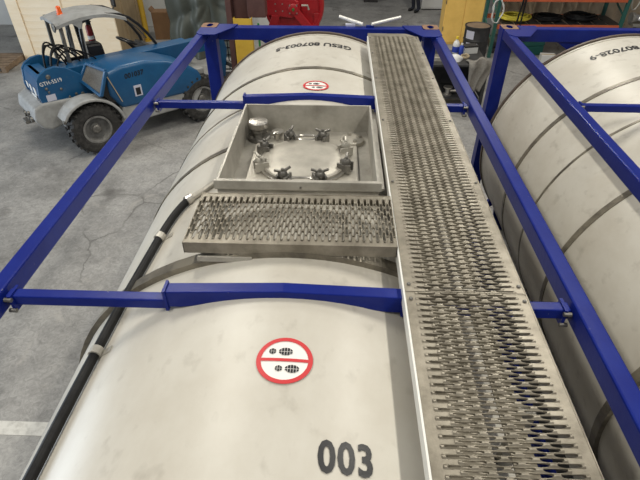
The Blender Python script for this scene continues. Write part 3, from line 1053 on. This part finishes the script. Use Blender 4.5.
# =================================================================== PINE CRATE
cr = empty('timber_crate', (-6.27, 12.8, 0))
tag(cr, 'tall pale pine shipping crate with upright battens standing behind the blue loader', 'crate')
X0, X1, Y0, Y1, HT = -1.25, 1.22, -.78, .78, 2.75
ph = .1502
pk0 = None
for i in range(18):
    if pk0 is None:
        pk0 = MB().box(X0, X1, Y0, Y0 + .022, .0008, ph - .0008).build('plank', 'pine', cr, bevel=.0015, seg=1)
        o = pk0
    else:
        o = pk0.copy()
        COL.objects.link(o)
        o.parent = cr
    o.location = (0, random.uniform(-.002, .002), i * ph)
for (xa, xb) in ((X0, X0 + .27), (-.08, .04), (X1 - .24, X1)):
    MB().box(xa, xb, Y0 - .026, Y0 - .003, 0, HT).build('batten', 'pine', cr, bevel=.003, seg=1)
MB().box(X1 - .02, X1, Y0 + .026, Y1, 0, HT).build('side_panel', 'ply', cr)
for ya in (Y0 + .55, Y1 - .1):
    MB().box(X1 + .001, X1 + .022, ya, ya + .1, 0, HT).build('side_batten', 'ply', cr)
MB().box(X0, X0 + .02, Y0 + .026, Y1, 0, HT).build('side_panel', 'ply', cr)
MB().box(X0, X1, Y1 + .001, Y1 + .02, 0, HT).build('back_panel', 'ply', cr)
MB().box(X0, X1, Y0, Y1, HT, HT + .02).build('lid', 'ply', cr)

# pallet lying by the crate
pa = empty('pallet', (-7.98, 11.55, 0), R(4))
tag(pa, 'brown slatted wooden pallet lying on the floor beside the pine crate', 'pallet')
for i in range(6):
    y = -.5 + i * .19
    MB().box(-.6, .45, y, y + .13, .115, .135).build('deck_board', 'pallet', pa, bevel=.003, seg=1)
for x in (-.58, -.12, .35):
    MB().box(x, x + .1, -.5, .58, .022, .114).build('stringer', 'pallet', pa)
for y in (-.5, 0, .45):
    MB().box(-.6, .45, y, y + .1, 0, .021).build('bottom_board', 'pallet', pa)

# =================================================================== THINGS AGAINST THE LEFT BACK WALL
bo = empty('bollard_post', (-5.02, 13.75, 0))
tag(bo, 'yellow painted steel pipe post standing between the pine crate and the brown carton', 'post')
MB().lathe([(.075, 0), (.075, 2.7), (.06, 2.75), (.004, 2.76)], 20).build('pipe', 'yellow', bo, smooth=True)
MB().lathe([(.14, 0), (.14, .015)], 20).build('base_plate', 'yellow', bo)
bx = empty('carton', (-4.62, 14.05, 0), R(6))
tag(bx, 'tall brown cardboard carton next to the tarpaulin', 'box')
MB().box(-.22, .22, -.2, .2, 0, .70).build('body', 'card', bx, bevel=.006)
MB().prism([(-.22, .70), (-.20, .70), (-.26, .78), (-.28, .78)], -.2, .2, 'y').build('flap', 'card', bx)
MB().prism([(.20, .70), (.22, .70), (.27, .77), (.25, .77)], -.2, .2, 'y').build('flap', 'card', bx)
# machine under a tarpaulin
tm = MB()
na, nz = 200, 44
cxm, cym = -3.12, 13.0
for j in range(nz + 1):
    q = j / nz
    for k in range(na):
        t = 2 * math.pi * k / na
        c, s = math.cos(t), math.sin(t)
        ex = 0.55
        bxr = (abs(c) ** (2 / .45) + abs(s) ** (2 / .45)) ** (-.45 / 2) if False else 1 / max(abs(c) ** 1, abs(s) ** 1) ** .62
        if q < .25:
            rr = .15 + .85 * (q / .25) ** .8
            z = 2.15 - .22 * (q / .25) ** 2
        else:
            rr = 1 + .10 * (q - .25)
            z = 1.93 * (1 - (q - .25) / .75) + .015
        low = max(0, (q - .12))
        fold = .09 * low * math.sin(9 * t + 2.5 * math.sin(3 * t) + q * 2) + .05 * low * math.sin(17 * t + q * 3 + 1.3)
        if s < .2:
            ang = math.atan2(z - 1.32, .82 * bxr * c - .25)
            fold += .085 * min(1, q * 2.5) * (abs(math.sin(ang * 4.5 + .6 * math.sin(ang * 3))) - .5) * min(1, math.hypot(z - 1.32, .82 * bxr * c - .25) * 2)
        fold += .06 * noise.noise(Vector((c * 2.2, s * 2.2, z * 1.4)))
        tm.v.append((cxm + (.82 * bxr * rr + fold) * c, cym + (.62 * bxr * rr + fold) * s, z + .05 * noise.noise(Vector((c * 3, s * 3, q * 4)))* (1 - q)))
for j in range(nz):
    for k in range(na):
        l = (k + 1) % na
        tm.f.append((j * na + k, j * na + l, (j + 1) * na + l, (j + 1) * na + k))
tm.f.append(tuple(range(na)))
tag(tm.build('tarpaulin', 'tarp', smooth=True), 'grey green tarpaulin draped over a tall machine', 'tarpaulin')

# steel column with a yellow guard
cl = empty('steel_column', (-1.60, 9.5, 0))
tag(cl, 'maroon steel column with a box mounted on it, behind the yellow guard', 'column')
MB().box(-.24, -.14, -.10, .24, 0, 6.8).build('flange', 'maroon', cl, bevel=.004)
MB().box(-.135, .14, .10, .13, 0, 6.8).build('web', 'maroon', cl)
MB().box(.145, .47, -.05, .24, 1.66, 6.8).build('cable_housing', 'maroon', cl, bevel=.006)
gd = empty('column_guard', (-1.525, 9.28, 0))
tag(gd, 'yellow bent steel guard plate in front of the maroon column', 'guard')
MB().prism([(-.15, -.05), (-.15, .06), (-.165, .06), (-.165, -.065), (.165, -.065), (.165, .06), (.15, .06), (.15, -.05)], 0, 1.70, 'z').build('plate', 'yellow', gd, bevel=.004)
MB().box(-.185, .185, -.10, .08, 0, .012).build('foot_plate', 'yellow', gd)
gp = empty('green_pole', (-1.24, 9.22, 0))
tag(gp, 'thin green upright pole beside the yellow column guard', 'pole')
MB().lathe([(.02, 0), (.02, 1.62), (.004, 1.63)], 10).build('pole', 'green', gp, smooth=True)
MB().lathe([(.08, 0), (.08, .012)], 14).build('base', 'green', gp)
# black wire cage trolley
cg = empty('cage_trolley', (-2.12, 10.75, 0))
tag(cg, 'low black wire cage trolley beside the yellow column guard', 'trolley')
for (x, y) in ((-.24, -.25), (.24, -.25), (-.24, .25), (.24, .25)):
    MB().box(x - .015, x + .015, y - .015, y + .015, .10, .95).build('post', 'blackpaint', cg)
    MB().lathe([(.05, -.015), (.05, .015)], 14, (x, y, .05), 'y').build('caster', 'rubber', cg)
for z in (.95, .66, .36):
    for y in (-.25, .25):
        MB().beam((-.255, y, z), (.255, y, z), .02, .025).build('rail', 'blackpaint', cg)
    for x in (-.24, .24):
        MB().beam((x, -.25, z), (x, .25, z), .02, .025).build('rail', 'blackpaint', cg)
for x in (-.12, 0, .12):
    MB().beam((x, -.25, .36), (x, -.25, .95), .02, .012).build('wire', 'blackpaint', cg)
MB().box(-.25, .25, -.25, .25, .10, .13).build('deck', 'bench', cg)

# red machine with a big disc
rm = empty('red_machine', (-.70, 10.55, 0))
tag(rm, 'red steel machine with a large round disc, bolted arm and hub', 'machine')
dk = MB().lathe([(.03, .02), (.50, .02), (.50, -.02), (.53, -.05), (.58, -.05), (.60, 0), (.60, .22), (.03, .22)], 48, (0, 0, 1.60), 'y').build('disc', 'machred', rm, smooth=True)
MB().prism([(-.80, 1.50), (-.80, 1.84), (-.06, 1.80), (.10, 1.72), (.13, 1.60), (.06, 1.46), (-.06, 1.42)], -.12, -.05, 'y').build('arm', 'machred', rm, bevel=.012)
MB().prism([(-.02, 1.50), (.10, 1.60), (.42, 1.22), (.30, 1.12)], -.17, -.125, 'y').build('strut', 'machred', rm, bevel=.01)
MB().prism([(-.62, 1.0), (-.45, 1.0), (-.28, 1.46), (-.44, 1.48)], -.14, -.04, 'y').build('strut', 'machred', rm, bevel=.01)
MB().prism([(-.82, 1.85), (-.30, 1.86), (-.16, 2.3), (-.82, 2.3)], -.02, .06, 'y').build('upper_plate', 'machred', rm, bevel=.01)
hb_ = MB().lathe([(.10, -.17), (.10, -.19), (.085, -.20), (.004, -.20)], 24, (.0, 0, 1.60), 'y').build('hub', 'machred', rm, smooth=True)
MB().lathe([(.025, -.2), (.025, -.235), (.004, -.236)], 12, (.0, 0, 1.60), 'y').build('hub_pin', 'green', rm)
for (x, z) in ((-.36, 1.68), (-.36, 1.55), (-.22, 1.68), (-.22, 1.55), (.07, 1.67), (.07, 1.53), (-.07, 1.67), (-.07, 1.53)):
    MB().lathe([(.014, -.12), (.014, -.215 if abs(x) < .1 else -.135)], 8, (x, 0, z), 'y').build('bolt', 'bright', rm)
MB().tube([(.16, -.14, 1.66), (.28, -.14, 1.66), (.30, -.14, 1.58)], .02, 8).build('crank', 'steel', rm, smooth=True)
for x in (-.40, .40):
    MB().box(x, x + .10, -.04, .20, .08, 1.5).build('leg', 'machred', rm, bevel=.008)
    MB().box(x - .02, x + .12, -.45, .55, 0, .08).build('foot', 'machred', rm, bevel=.008)
MB().box(-.6, .5, .06, .16, .45, .55).build('cross_beam', 'machred', rm, bevel=.008)

# =================================================================== FAR AISLE
wb = empty('white_cabinet', (3.27, 17.75, 0))
tag(wb, 'low white cabinet standing on the floor at the end of the aisle', 'cabinet')
MB().box(-.36, .36, -.3, .3, .03, 1.15).build('body', 'whiteplastic', wb, bevel=.01)
MB().box(-.33, -.005, -.315, -.301, .07, 1.11).build('door', 'whiteplastic', wb, bevel=.004)
MB().box(.005, .33, -.315, -.301, .07, 1.11).build('door', 'whiteplastic', wb, bevel=.004)
MB().box(-.34, .34, -.28, .28, 0, .03).build('plinth', 'blackpaint', wb)
db = empty('dark_crate', (1.30, 18.65, 0))
tag(db, 'dark plastic crate on the floor of the far aisle', 'crate')
MB().box(-.24, .24, -.2, .2, .0, .03).box(-.24, .24, -.2, -.18, .03, .34).box(-.24, .24, .18, .2, .03, .34).box(-.24, -.22, -.18, .18, .03, .34).box(.22, .24, -.18, .18, .03, .34).build('body', 'bench', db)
MB().box(-.26, .26, -.22, -.2, .30, .34).box(-.26, .26, .2, .22, .30, .34).build('rim', 'bench', db)


# person in dark clothes (only the lower legs are in the photograph)
def person():
    J = dict(pel=(0, 0, .95), sp=(0, .01, 1.12), ch=(0, .0, 1.34), nk=(0, 0, 1.50), hd=(0, -.02, 1.60), ht=(0, -.02, 1.74),
             hl=(-.10, 0, .90), kl=(-.11, -.03, .50), al=(-.11, .02, .10), tl=(-.125, -.17, .045),
             hr=(.10, 0, .90), kr=(.13, -.01, .50), ar=(.15, .06, .10), tr=(.17, -.13, .045),
             sl=(-.18, 0, 1.42), el=(-.24, .02, 1.14), wl=(-.24, -.10, .90), fl=(-.23, -.15, .80),
             sr=(.18, 0, 1.42), er=(.24, .02, 1.14), wr=(.24, -.10, .90), fr=(.23, -.15, .80))
    rad = dict(pel=.14, sp=.13, ch=.15, nk=.055, hd=.085, ht=.075, hl=.10, kl=.07, al=.06, tl=.045, hr=.10, kr=.07, ar=.06, tr=.045,
               sl=.07, el=.05, wl=.035, fl=.03, sr=.07, er=.05, wr=.035, fr=.03)
    ed = [('pel', 'sp'), ('sp', 'ch'), ('ch', 'nk'), ('nk', 'hd'), ('hd', 'ht'), ('pel', 'hl'), ('hl', 'kl'), ('kl', 'al'), ('al', 'tl'),
          ('pel', 'hr'), ('hr', 'kr'), ('kr', 'ar'), ('ar', 'tr'), ('ch', 'sl'), ('sl', 'el'), ('el', 'wl'), ('wl', 'fl'), ('ch', 'sr'), ('sr', 'er'), ('er', 'wr'), ('wr', 'fr')]
    ks = list(J)
    me = bpy.data.meshes.new('body')
    me.from_pydata([J[k] for k in ks], [(ks.index(a), ks.index(b)) for a, b in ed], [])
    o = bpy.data.objects.new('body_source', me)
    COL.objects.link(o)
    o.modifiers.new('skin', 'SKIN')
    sub = o.modifiers.new('sub', 'SUBSURF')
    sub.levels = sub.render_levels = 2
    for i, k in enumerate(ks):
        me.skin_vertices[0].data[i].radius = (rad[k], rad[k] * (.8 if k in ('pel', 'sp', 'ch') else 1))
        me.skin_vertices[0].data[i].use_root = (k == 'pel')
    bpy.context.view_layer.update()
    m2 = bpy.data.meshes.new_from_object(o.evaluated_get(bpy.context.evaluated_depsgraph_get()))
    bpy.data.objects.remove(o)
    m2.materials.clear()
    for k in ('navy', 'skin', 'hair', 'rubber'):
        m2.materials.append(M[k])
    for p in m2.polygons:
        p.use_smooth = True
        c = p.center
        p.material_index = 3 if c.z < .10 else (2 if c.z > 1.70 or (c.z > 1.60 and c.y > .0) else (1 if c.z > 1.50 or (abs(c.x) > .19 and c.z < .92 and c.z > .7) else 0))
    zmin = min(v.co.z for v in m2.vertices)
    for v in m2.vertices:
        v.co.z -= zmin
    p = bpy.data.objects.new('person', m2)
    COL.objects.link(p)
    p.location = (2.66, 17.2, 0)
    p.rotation_euler = (0, 0, R(-65))
    tag(p, 'person in dark trousers and dark shoes standing beside the white cabinet', 'person')
    for s_ in (-1, 1):
        MB().lathe([(.004, -.014), (.012, -.008), (.014, 0), (.012, .008), (.004, .012)], 10, (s_ * .034, -.103, 1.635 - zmin), 'y').build('eye', 'black', p)
    MB().prism([(-.105, 1.57 - zmin), (-.125, 1.585 - zmin), (-.10, 1.63 - zmin)], -.012, .012, 'x').build('nose', 'skin', p)
    return p


person()

# =================================================================== RIGHT BACK: cabinet, drum, bench, rack
yc = empty('yellow_cabinet', (3.44, 13.93, 0))
tag(yc, 'tall yellow two door steel storage cabinet behind the black drum', 'cabinet')
MB().box(-.50, .50, -.25, .25, .0, 1.85).build('body', 'cabyellow', yc, bevel=.01)
for (xa, xb, hx) in ((-.485, -.006, -.06), (.006, .485, .04)):
    dr = MB().box(xa, xb, -.272, -.252, .06, 1.81).build('door', 'cabyellow', yc, bevel=.004)
    MB().box(hx, hx + .02, -.285, -.272, 1.15, 1.30).build('handle', 'dsteel', dr)
for z in (.35, 1.0, 1.6):
    MB().box(-.503, -.49, -.285, -.255, z, z + .10).build('hinge', 'dsteel', yc)

dm = empty('oil_drum', (3.44, 12.1, 0))
tag(dm, 'black steel drum with a pale paper label and ringed lid', 'drum')
prof = [(.29, 0), (.298, .01), (.29, .02), (.286, .28), (.297, .30), (.286, .32), (.286, .58), (.297, .60), (.286, .62), (.286, .86), (.30, .875), (.30, .90), (.285, .905), (.275, .89), (.004, .888)]
MB().lathe(prof, 36).build('barrel', 'bench', dm, smooth=True)
MB().lathe([(.262, .890), (.262, .893), (.004, .894)], 30).build('lid', 'pallet', dm)
lb = MB()
for i in range(9):
    t = R(-150 + i * 7)
    lb.v += [(.2885 * math.cos(t), .2885 * math.sin(t), .34), (.2885 * math.cos(t), .2885 * math.sin(t), .56), ]
lb.f = [(2 * i, 2 * i + 2, 2 * i + 3, 2 * i + 1) for i in range(8)]
lb.build('paper_label', 'greyplate', dm)
lb = MB()
for i in range(7):
    t = R(-158 + i * 7)
    lb.v += [(.2885 * math.cos(t), .2885 * math.sin(t), .64), (.2885 * math.cos(t), .2885 * math.sin(t), .82), ]
lb.f = [(2 * i, 2 * i + 2, 2 * i + 3, 2 * i + 1) for i in range(6)]
lb.build('paper_label', 'greyplate', dm)

wbn = empty('workbench', (2.55, 9.75, 0))
tag(wbn, 'black steel workbench with a lower shelf, covered in clutter', 'workbench')
MB().box(-.62, .50, -.45, .45, .86, .90).build('top', 'bench', wbn, bevel=.006)
for (x, y) in ((-.58, -.41), (.46, -.41), (-.58, .41), (.46, .41)):
    MB().box(x - .03, x + .03, y - .03, y + .03, 0, .86).build('leg', 'bench', wbn)
MB().box(-.54, .42, -.40, .40, .22, .25).build('shelf', 'bench', wbn)
MB().box(-.55, .43, .40, .42, .25, .84).build('back_panel', 'bench', wbn)
MB().box(.43, .45, -.37, .37, .25, .84).build('side_panel', 'bench', wbn)

jg = empty('spray_bottle', (2.52, 10.0, .90))
tag(jg, 'white plastic bottle with blue label and yellow cap on the workbench', 'bottle')
MB().lathe([(.06, 0), (.068, .01), (.068, .17), (.05, .22), (.022, .25), (.022, .27)], 18).build('body', 'whiteplastic', jg, smooth=True)
MB().lathe([(.0695, .03), (.0695, .14)], 18, caps=False).build('label', 'bluelabel', jg, smooth=True)
MB().lathe([(.026, .27), (.026, .31), (.02, .315)], 14).build('cap', 'yelcap', jg)
jb = empty('blue_bottle', (2.60, 9.86, .90))
tag(jb, 'blue plastic bottle with white cap on the workbench', 'bottle')
MB().lathe([(.04, 0), (.045, .01), (.045, .16), (.02, .20)], 16).build('body', 'bluelabel', jb, smooth=True)
MB().lathe([(.02, .2), (.02, .235)], 12).build('cap', 'whiteplastic', jb)
hh = MB()
n = 20
for j in range(8):
    ph_ = math.pi / 2 * j / 7
    for k in range(n):
        t = 2 * math.pi * k / n
        r_ = math.cos(ph_) * (1 + .12 * math.sin(3 * t + j))
        hh.v.append((2.44 + .15 * r_ * math.cos(t), 9.58 + .12 * r_ * math.sin(t), .901 + .11 * math.sin(ph_)))
for j in range(7):
    for k in range(n):
        l = (k + 1) % n
        hh.f.append((j * n + k, j * n + l, (j + 1) * n + l, (j + 1) * n + k))
hh.f.append(tuple(reversed(range(n))))
tag(hh.build('plastic_bag', 'whiteplastic', smooth=True), 'crumpled white plastic bag lying on the workbench', 'bag')
bxs = empty('paper_box', (2.80, 10.05, .90), R(15))
tag(bxs, 'small white paper box with dark lid on the workbench', 'box')
MB().box(-.14, .14, -.09, .09, 0, .12).build('body', 'whiteplastic', bxs, bevel=.004)
MB().box(-.145, .145, -.095, .095, .121, .15).build('lid', 'bench', bxs, bevel=.004)
tb_ = empty('tool_tray', (2.10, 9.62, .90), R(-8))
tag(tb_, 'open dark metal tray on the workbench', 'tray')
MB().box(-.14, .14, -.12, .12, 0, .01).box(-.14, .14, -.12, -.11, .01, .06).box(-.14, .14, .11, .12, .01, .06).box(-.14, -.13, -.11, .11, .01, .06).box(.13, .14, -.11, .11, .01, .06).build('body', 'steel', tb_)
cyp = []
for i in range(60):
    t = i / 59 * 2 * math.pi * 2.2
    cyp.append((2.66 + .07 * math.cos(t), 9.72 + .10 * math.sin(t), .915 + .012 * i / 20))
tag(MB().tube(cyp, .011, 6).build('cable_coil', 'tan', smooth=True), 'tan cable coiled on the workbench beside the cloth', 'cable')
# cloth hanging over the bench corner
ct = MB()
nu, nv = 14, 18
for j in range(nv + 1):
    q = j / nv
    for i in range(nu + 1):
        p = i / nu
        wid = .46 * (1 - .55 * max(0, q - .45) / .55)
        x = 2.62 + .24 + (p - .5) * wid + .03 * math.sin(q * 5)
        if q < .42:
            y = 9.285 + (.42 - q) * .55
            z = .925 + .10 * math.sin(math.pi * p) * math.sin(math.pi * min(1, (.42 - q) / .42 + .25))
        else:
            y = 9.272 - .02 * math.sin(q * 6)
            z = .915 - (q - .42) * .85
        y += .028 * math.sin(p * 14 + q * 4) - .012
        ct.v.append((x, min(y, 9.27) if q >= .42 else y, z + .012 * math.sin(p * 11 + q * 7)))
for j in range(nv):
    for i in range(nu):
        a = j * (nu + 1) + i
        ct.f.append((a, a + 1, a + nu + 2, a + nu + 1))
co = ct.build('cloth_rag', 'cloth', smooth=True)
so = co.modifiers.new('thick', 'SOLIDIFY')
so.thickness = .012
tag(co, 'grey cloth rag hanging over the front edge of the workbench', 'cloth')
pf = empty('pipe_fitting', (2.38, 9.50, .25))
tag(pf, 'shiny metal pipe fitting on the lower shelf of the workbench', 'fitting')
MB().lathe([(.09, 0), (.09, .02), (.05, .022), (.05, .14), (.09, .142), (.09, .162)], 20).build('spool', 'bright', pf, smooth=True)
MB().tube([(.05, 0, .08), (.18, .0, .08)], .03, 12).build('branch', 'bright', pf, smooth=True)
pg = empty('valve_body', (2.10, 9.52, .25))
tag(pg, 'dull metal valve body with a round handle on the lower shelf', 'valve')
MB().lathe([(.07, 0), (.08, .04), (.05, .10), (.03, .16)], 16).build('body', 'steel', pg, smooth=True)
MB().lathe([(.06, .16), (.07, .165), (.07, .18), (.06, .185)], 16).build('handle', 'bright', pg, smooth=True)

# pallet rack
RX0, RX1, RYF, RYB = 3.98, 6.95, 12.62, 13.62
rk = empty('shelving_rack', (0, 0, 0))
tag(rk, 'pallet rack with orange beams and dark green uprights loaded with hose coils', 'rack')
for x in (RX0, RX1):
    for y in (RYF, RYB):
        MB().box(x - .04, x + .04, y - .035, y + .035, 0, 2.9).build('upright', 'rackgreen', rk, bevel=.004)
    for z in (.35, 1.0, 1.65, 2.3):
        MB().beam((x, RYF + .035, z), (x, RYB - .035, z + .35), .03, .03).build('brace', 'rackgreen', rk)
for z in (.69, 1.30, 2.2):
    for y in (RYF - .02, RYB + .02):
        MB().box(RX0 + .042, RX1 - .042, y - .025, y + .025, z, z + .10).build('beam', 'rackorange', rk, bevel=.006)
    for k in range(9):
        x = RX0 + .2 + k * .32
        MB().box(x, x + .26, RYF + .007, RYB - .007, z + .075, z + .095).build('deck_panel', 'bench', rk)


def coil(name, m, cx, cy, z, r, turns, rr, label, cat='hose'):
    pts = []
    N = int(turns * 26)
    for i in range(N + 1):
        t = 2 * math.pi * i / 26
        w_ = i / N
        rad = r * (1 - .28 * (.5 + .5 * math.sin(w_ * 9)) + .05 * math.sin(t * 1.3))
        pts.append((cx + rad * math.cos(t), cy + rad * .95 * math.sin(t), z + rr + (w_ * turns) * rr * .75 + .012 * math.sin(t * 2.3)**2))
    return tag(MB().tube(pts, rr, 7).build(name, m, smooth=True), label, cat, 'hose coils on the rack')


coil('hose_coil', 'hoseyel', 4.56, 13.06, .785, .38, 6, .022, 'bright yellow air hose coiled on the rack shelf')
coil('hose_coil', 'rubber', 5.36, 13.08, .785, .36, 6, .020, 'black hose coiled on the rack shelf beside the yellow hose')
coil('hose_coil', 'rubber', 6.16, 13.10, .785, .38, 7, .022, 'black hose coiled on the rack shelf near the green upright')
# strap pair hanging from the upper beam
st = empty('webbing_strap', (4.52, 12.535, 1.45))
tag(st, 'black webbing strap hanging in a long loop in front of the yellow hose', 'strap')
MB().tube([(-.02, 0, 0), (-.04, -.004, -.25), (-.085, -.01, -.68)], .020, 8).build('strap_leg', 'rubber', st, smooth=True)
MB().tube([(.03, 0, 0), (.03, -.004, -.25), (.02, -.01, -.68)], .020, 8).build('strap_leg', 'rubber', st, smooth=True)
MB().box(-.06, .07, -.02, .028, -.04, .10).build('buckle', 'blackpaint', st, bevel=.01)
# cable hung on the rack upright
cbp = []
for i in range(90):
    t = 2 * math.pi * i / 30
    cbp.append((7.11 + .09 * math.cos(t), 12.60 + .006 * (i / 30), 1.36 + .22 * math.sin(t)))
tag(MB().tube(cbp, .013, 6).build('cable_loop', 'steel', smooth=True), 'grey cable looped over the end of the rack', 'cable')
cbp = [(3.95 + .12 * math.cos(2 * math.pi * i / 26) + .02 * math.sin(i), 12.555 - .004 * (i / 26), 1.10 + .26 * math.sin(2 * math.pi * i / 26)) for i in range(70)]
tag(MB().tube(cbp, .011, 6).build('cable_loop', 'whiteplastic', smooth=True), 'pale cable looped over the rack upright near the drum', 'cable')
# things under the rack
tbx = empty('tool_case', (5.08, 13.02, 0), R(10))
tag(tbx, 'dark teal plastic tool case on the floor under the rack', 'case')
MB().box(-.28, .28, -.2, .2, 0, .22).build('body', 'teal', tbx, bevel=.02)
MB().box(-.285, .285, -.205, .205, .225, .33).build('lid', 'teal', tbx, bevel=.02)
MB().tube([(-.1, -.02, .33), (-.1, -.02, .38), (.1, -.02, .38), (.1, -.02, .33)], .013, 8).build('handle', 'bench', tbx)
wc_ = empty('white_carton', (5.34, 12.62 - .25, 0), R(-6))
tag(wc_, 'small white carton on the floor in front of the teal tool case', 'box')
MB().box(-.17, .17, -.12, .12, 0, .17).build('body', 'whiteplastic', wc_, bevel=.004)
MB().box(-.17, .17, -.03, .03, .171, .173).build('tape', 'tan', wc_)
dk_ = empty('black_compressor', (4.36, 13.1, 0))
tag(dk_, 'black horizontal air tank on feet under the yellow hose', 'compressor')
MB().lathe([(.02, -.33), (.14, -.30), (.17, -.25), (.17, .25), (.14, .30), (.02, .33)], 22, (0, 0, .26), 'x').build('tank', 'bench', dk_, smooth=True)
for x in (-.2, .2):
    MB().box(x - .03, x + .03, -.14, .14, 0, .12).build('foot', 'bench', dk_)
MB().box(-.12, .12, -.09, .09, .42, .56).build('motor', 'dsteel', dk_, bevel=.02)
# grey grinder on a stand at the end of the rack
gr = empty('bench_grinder', (7.55, 12.9, 0))
tag(gr, 'grey metal machine on a stand beside the rack end', 'machine')
MB().box(-.25, .25, -.2, .2, 0, .03).build('base', 'steel', gr)
MB().box(-.10, .10, -.08, .08, .03, .72).build('pedestal', 'steel', gr, bevel=.01)
MB().box(-.22, .22, -.14, .14, .72, .78).build('table', 'steel', gr, bevel=.008)
MB().lathe([(.02, -.2), (.10, -.19), (.10, .19), (.02, .2)], 20, (0, 0, .89), 'x').build('motor', 'bright', gr, smooth=True)
for x in (-.24, .24):
    MB().lathe([(.02, -.035), (.12, -.035), (.12, .035), (.02, .035)], 22, (x, 0, .90), 'x').build('wheel_guard', 'steel', gr, smooth=True)
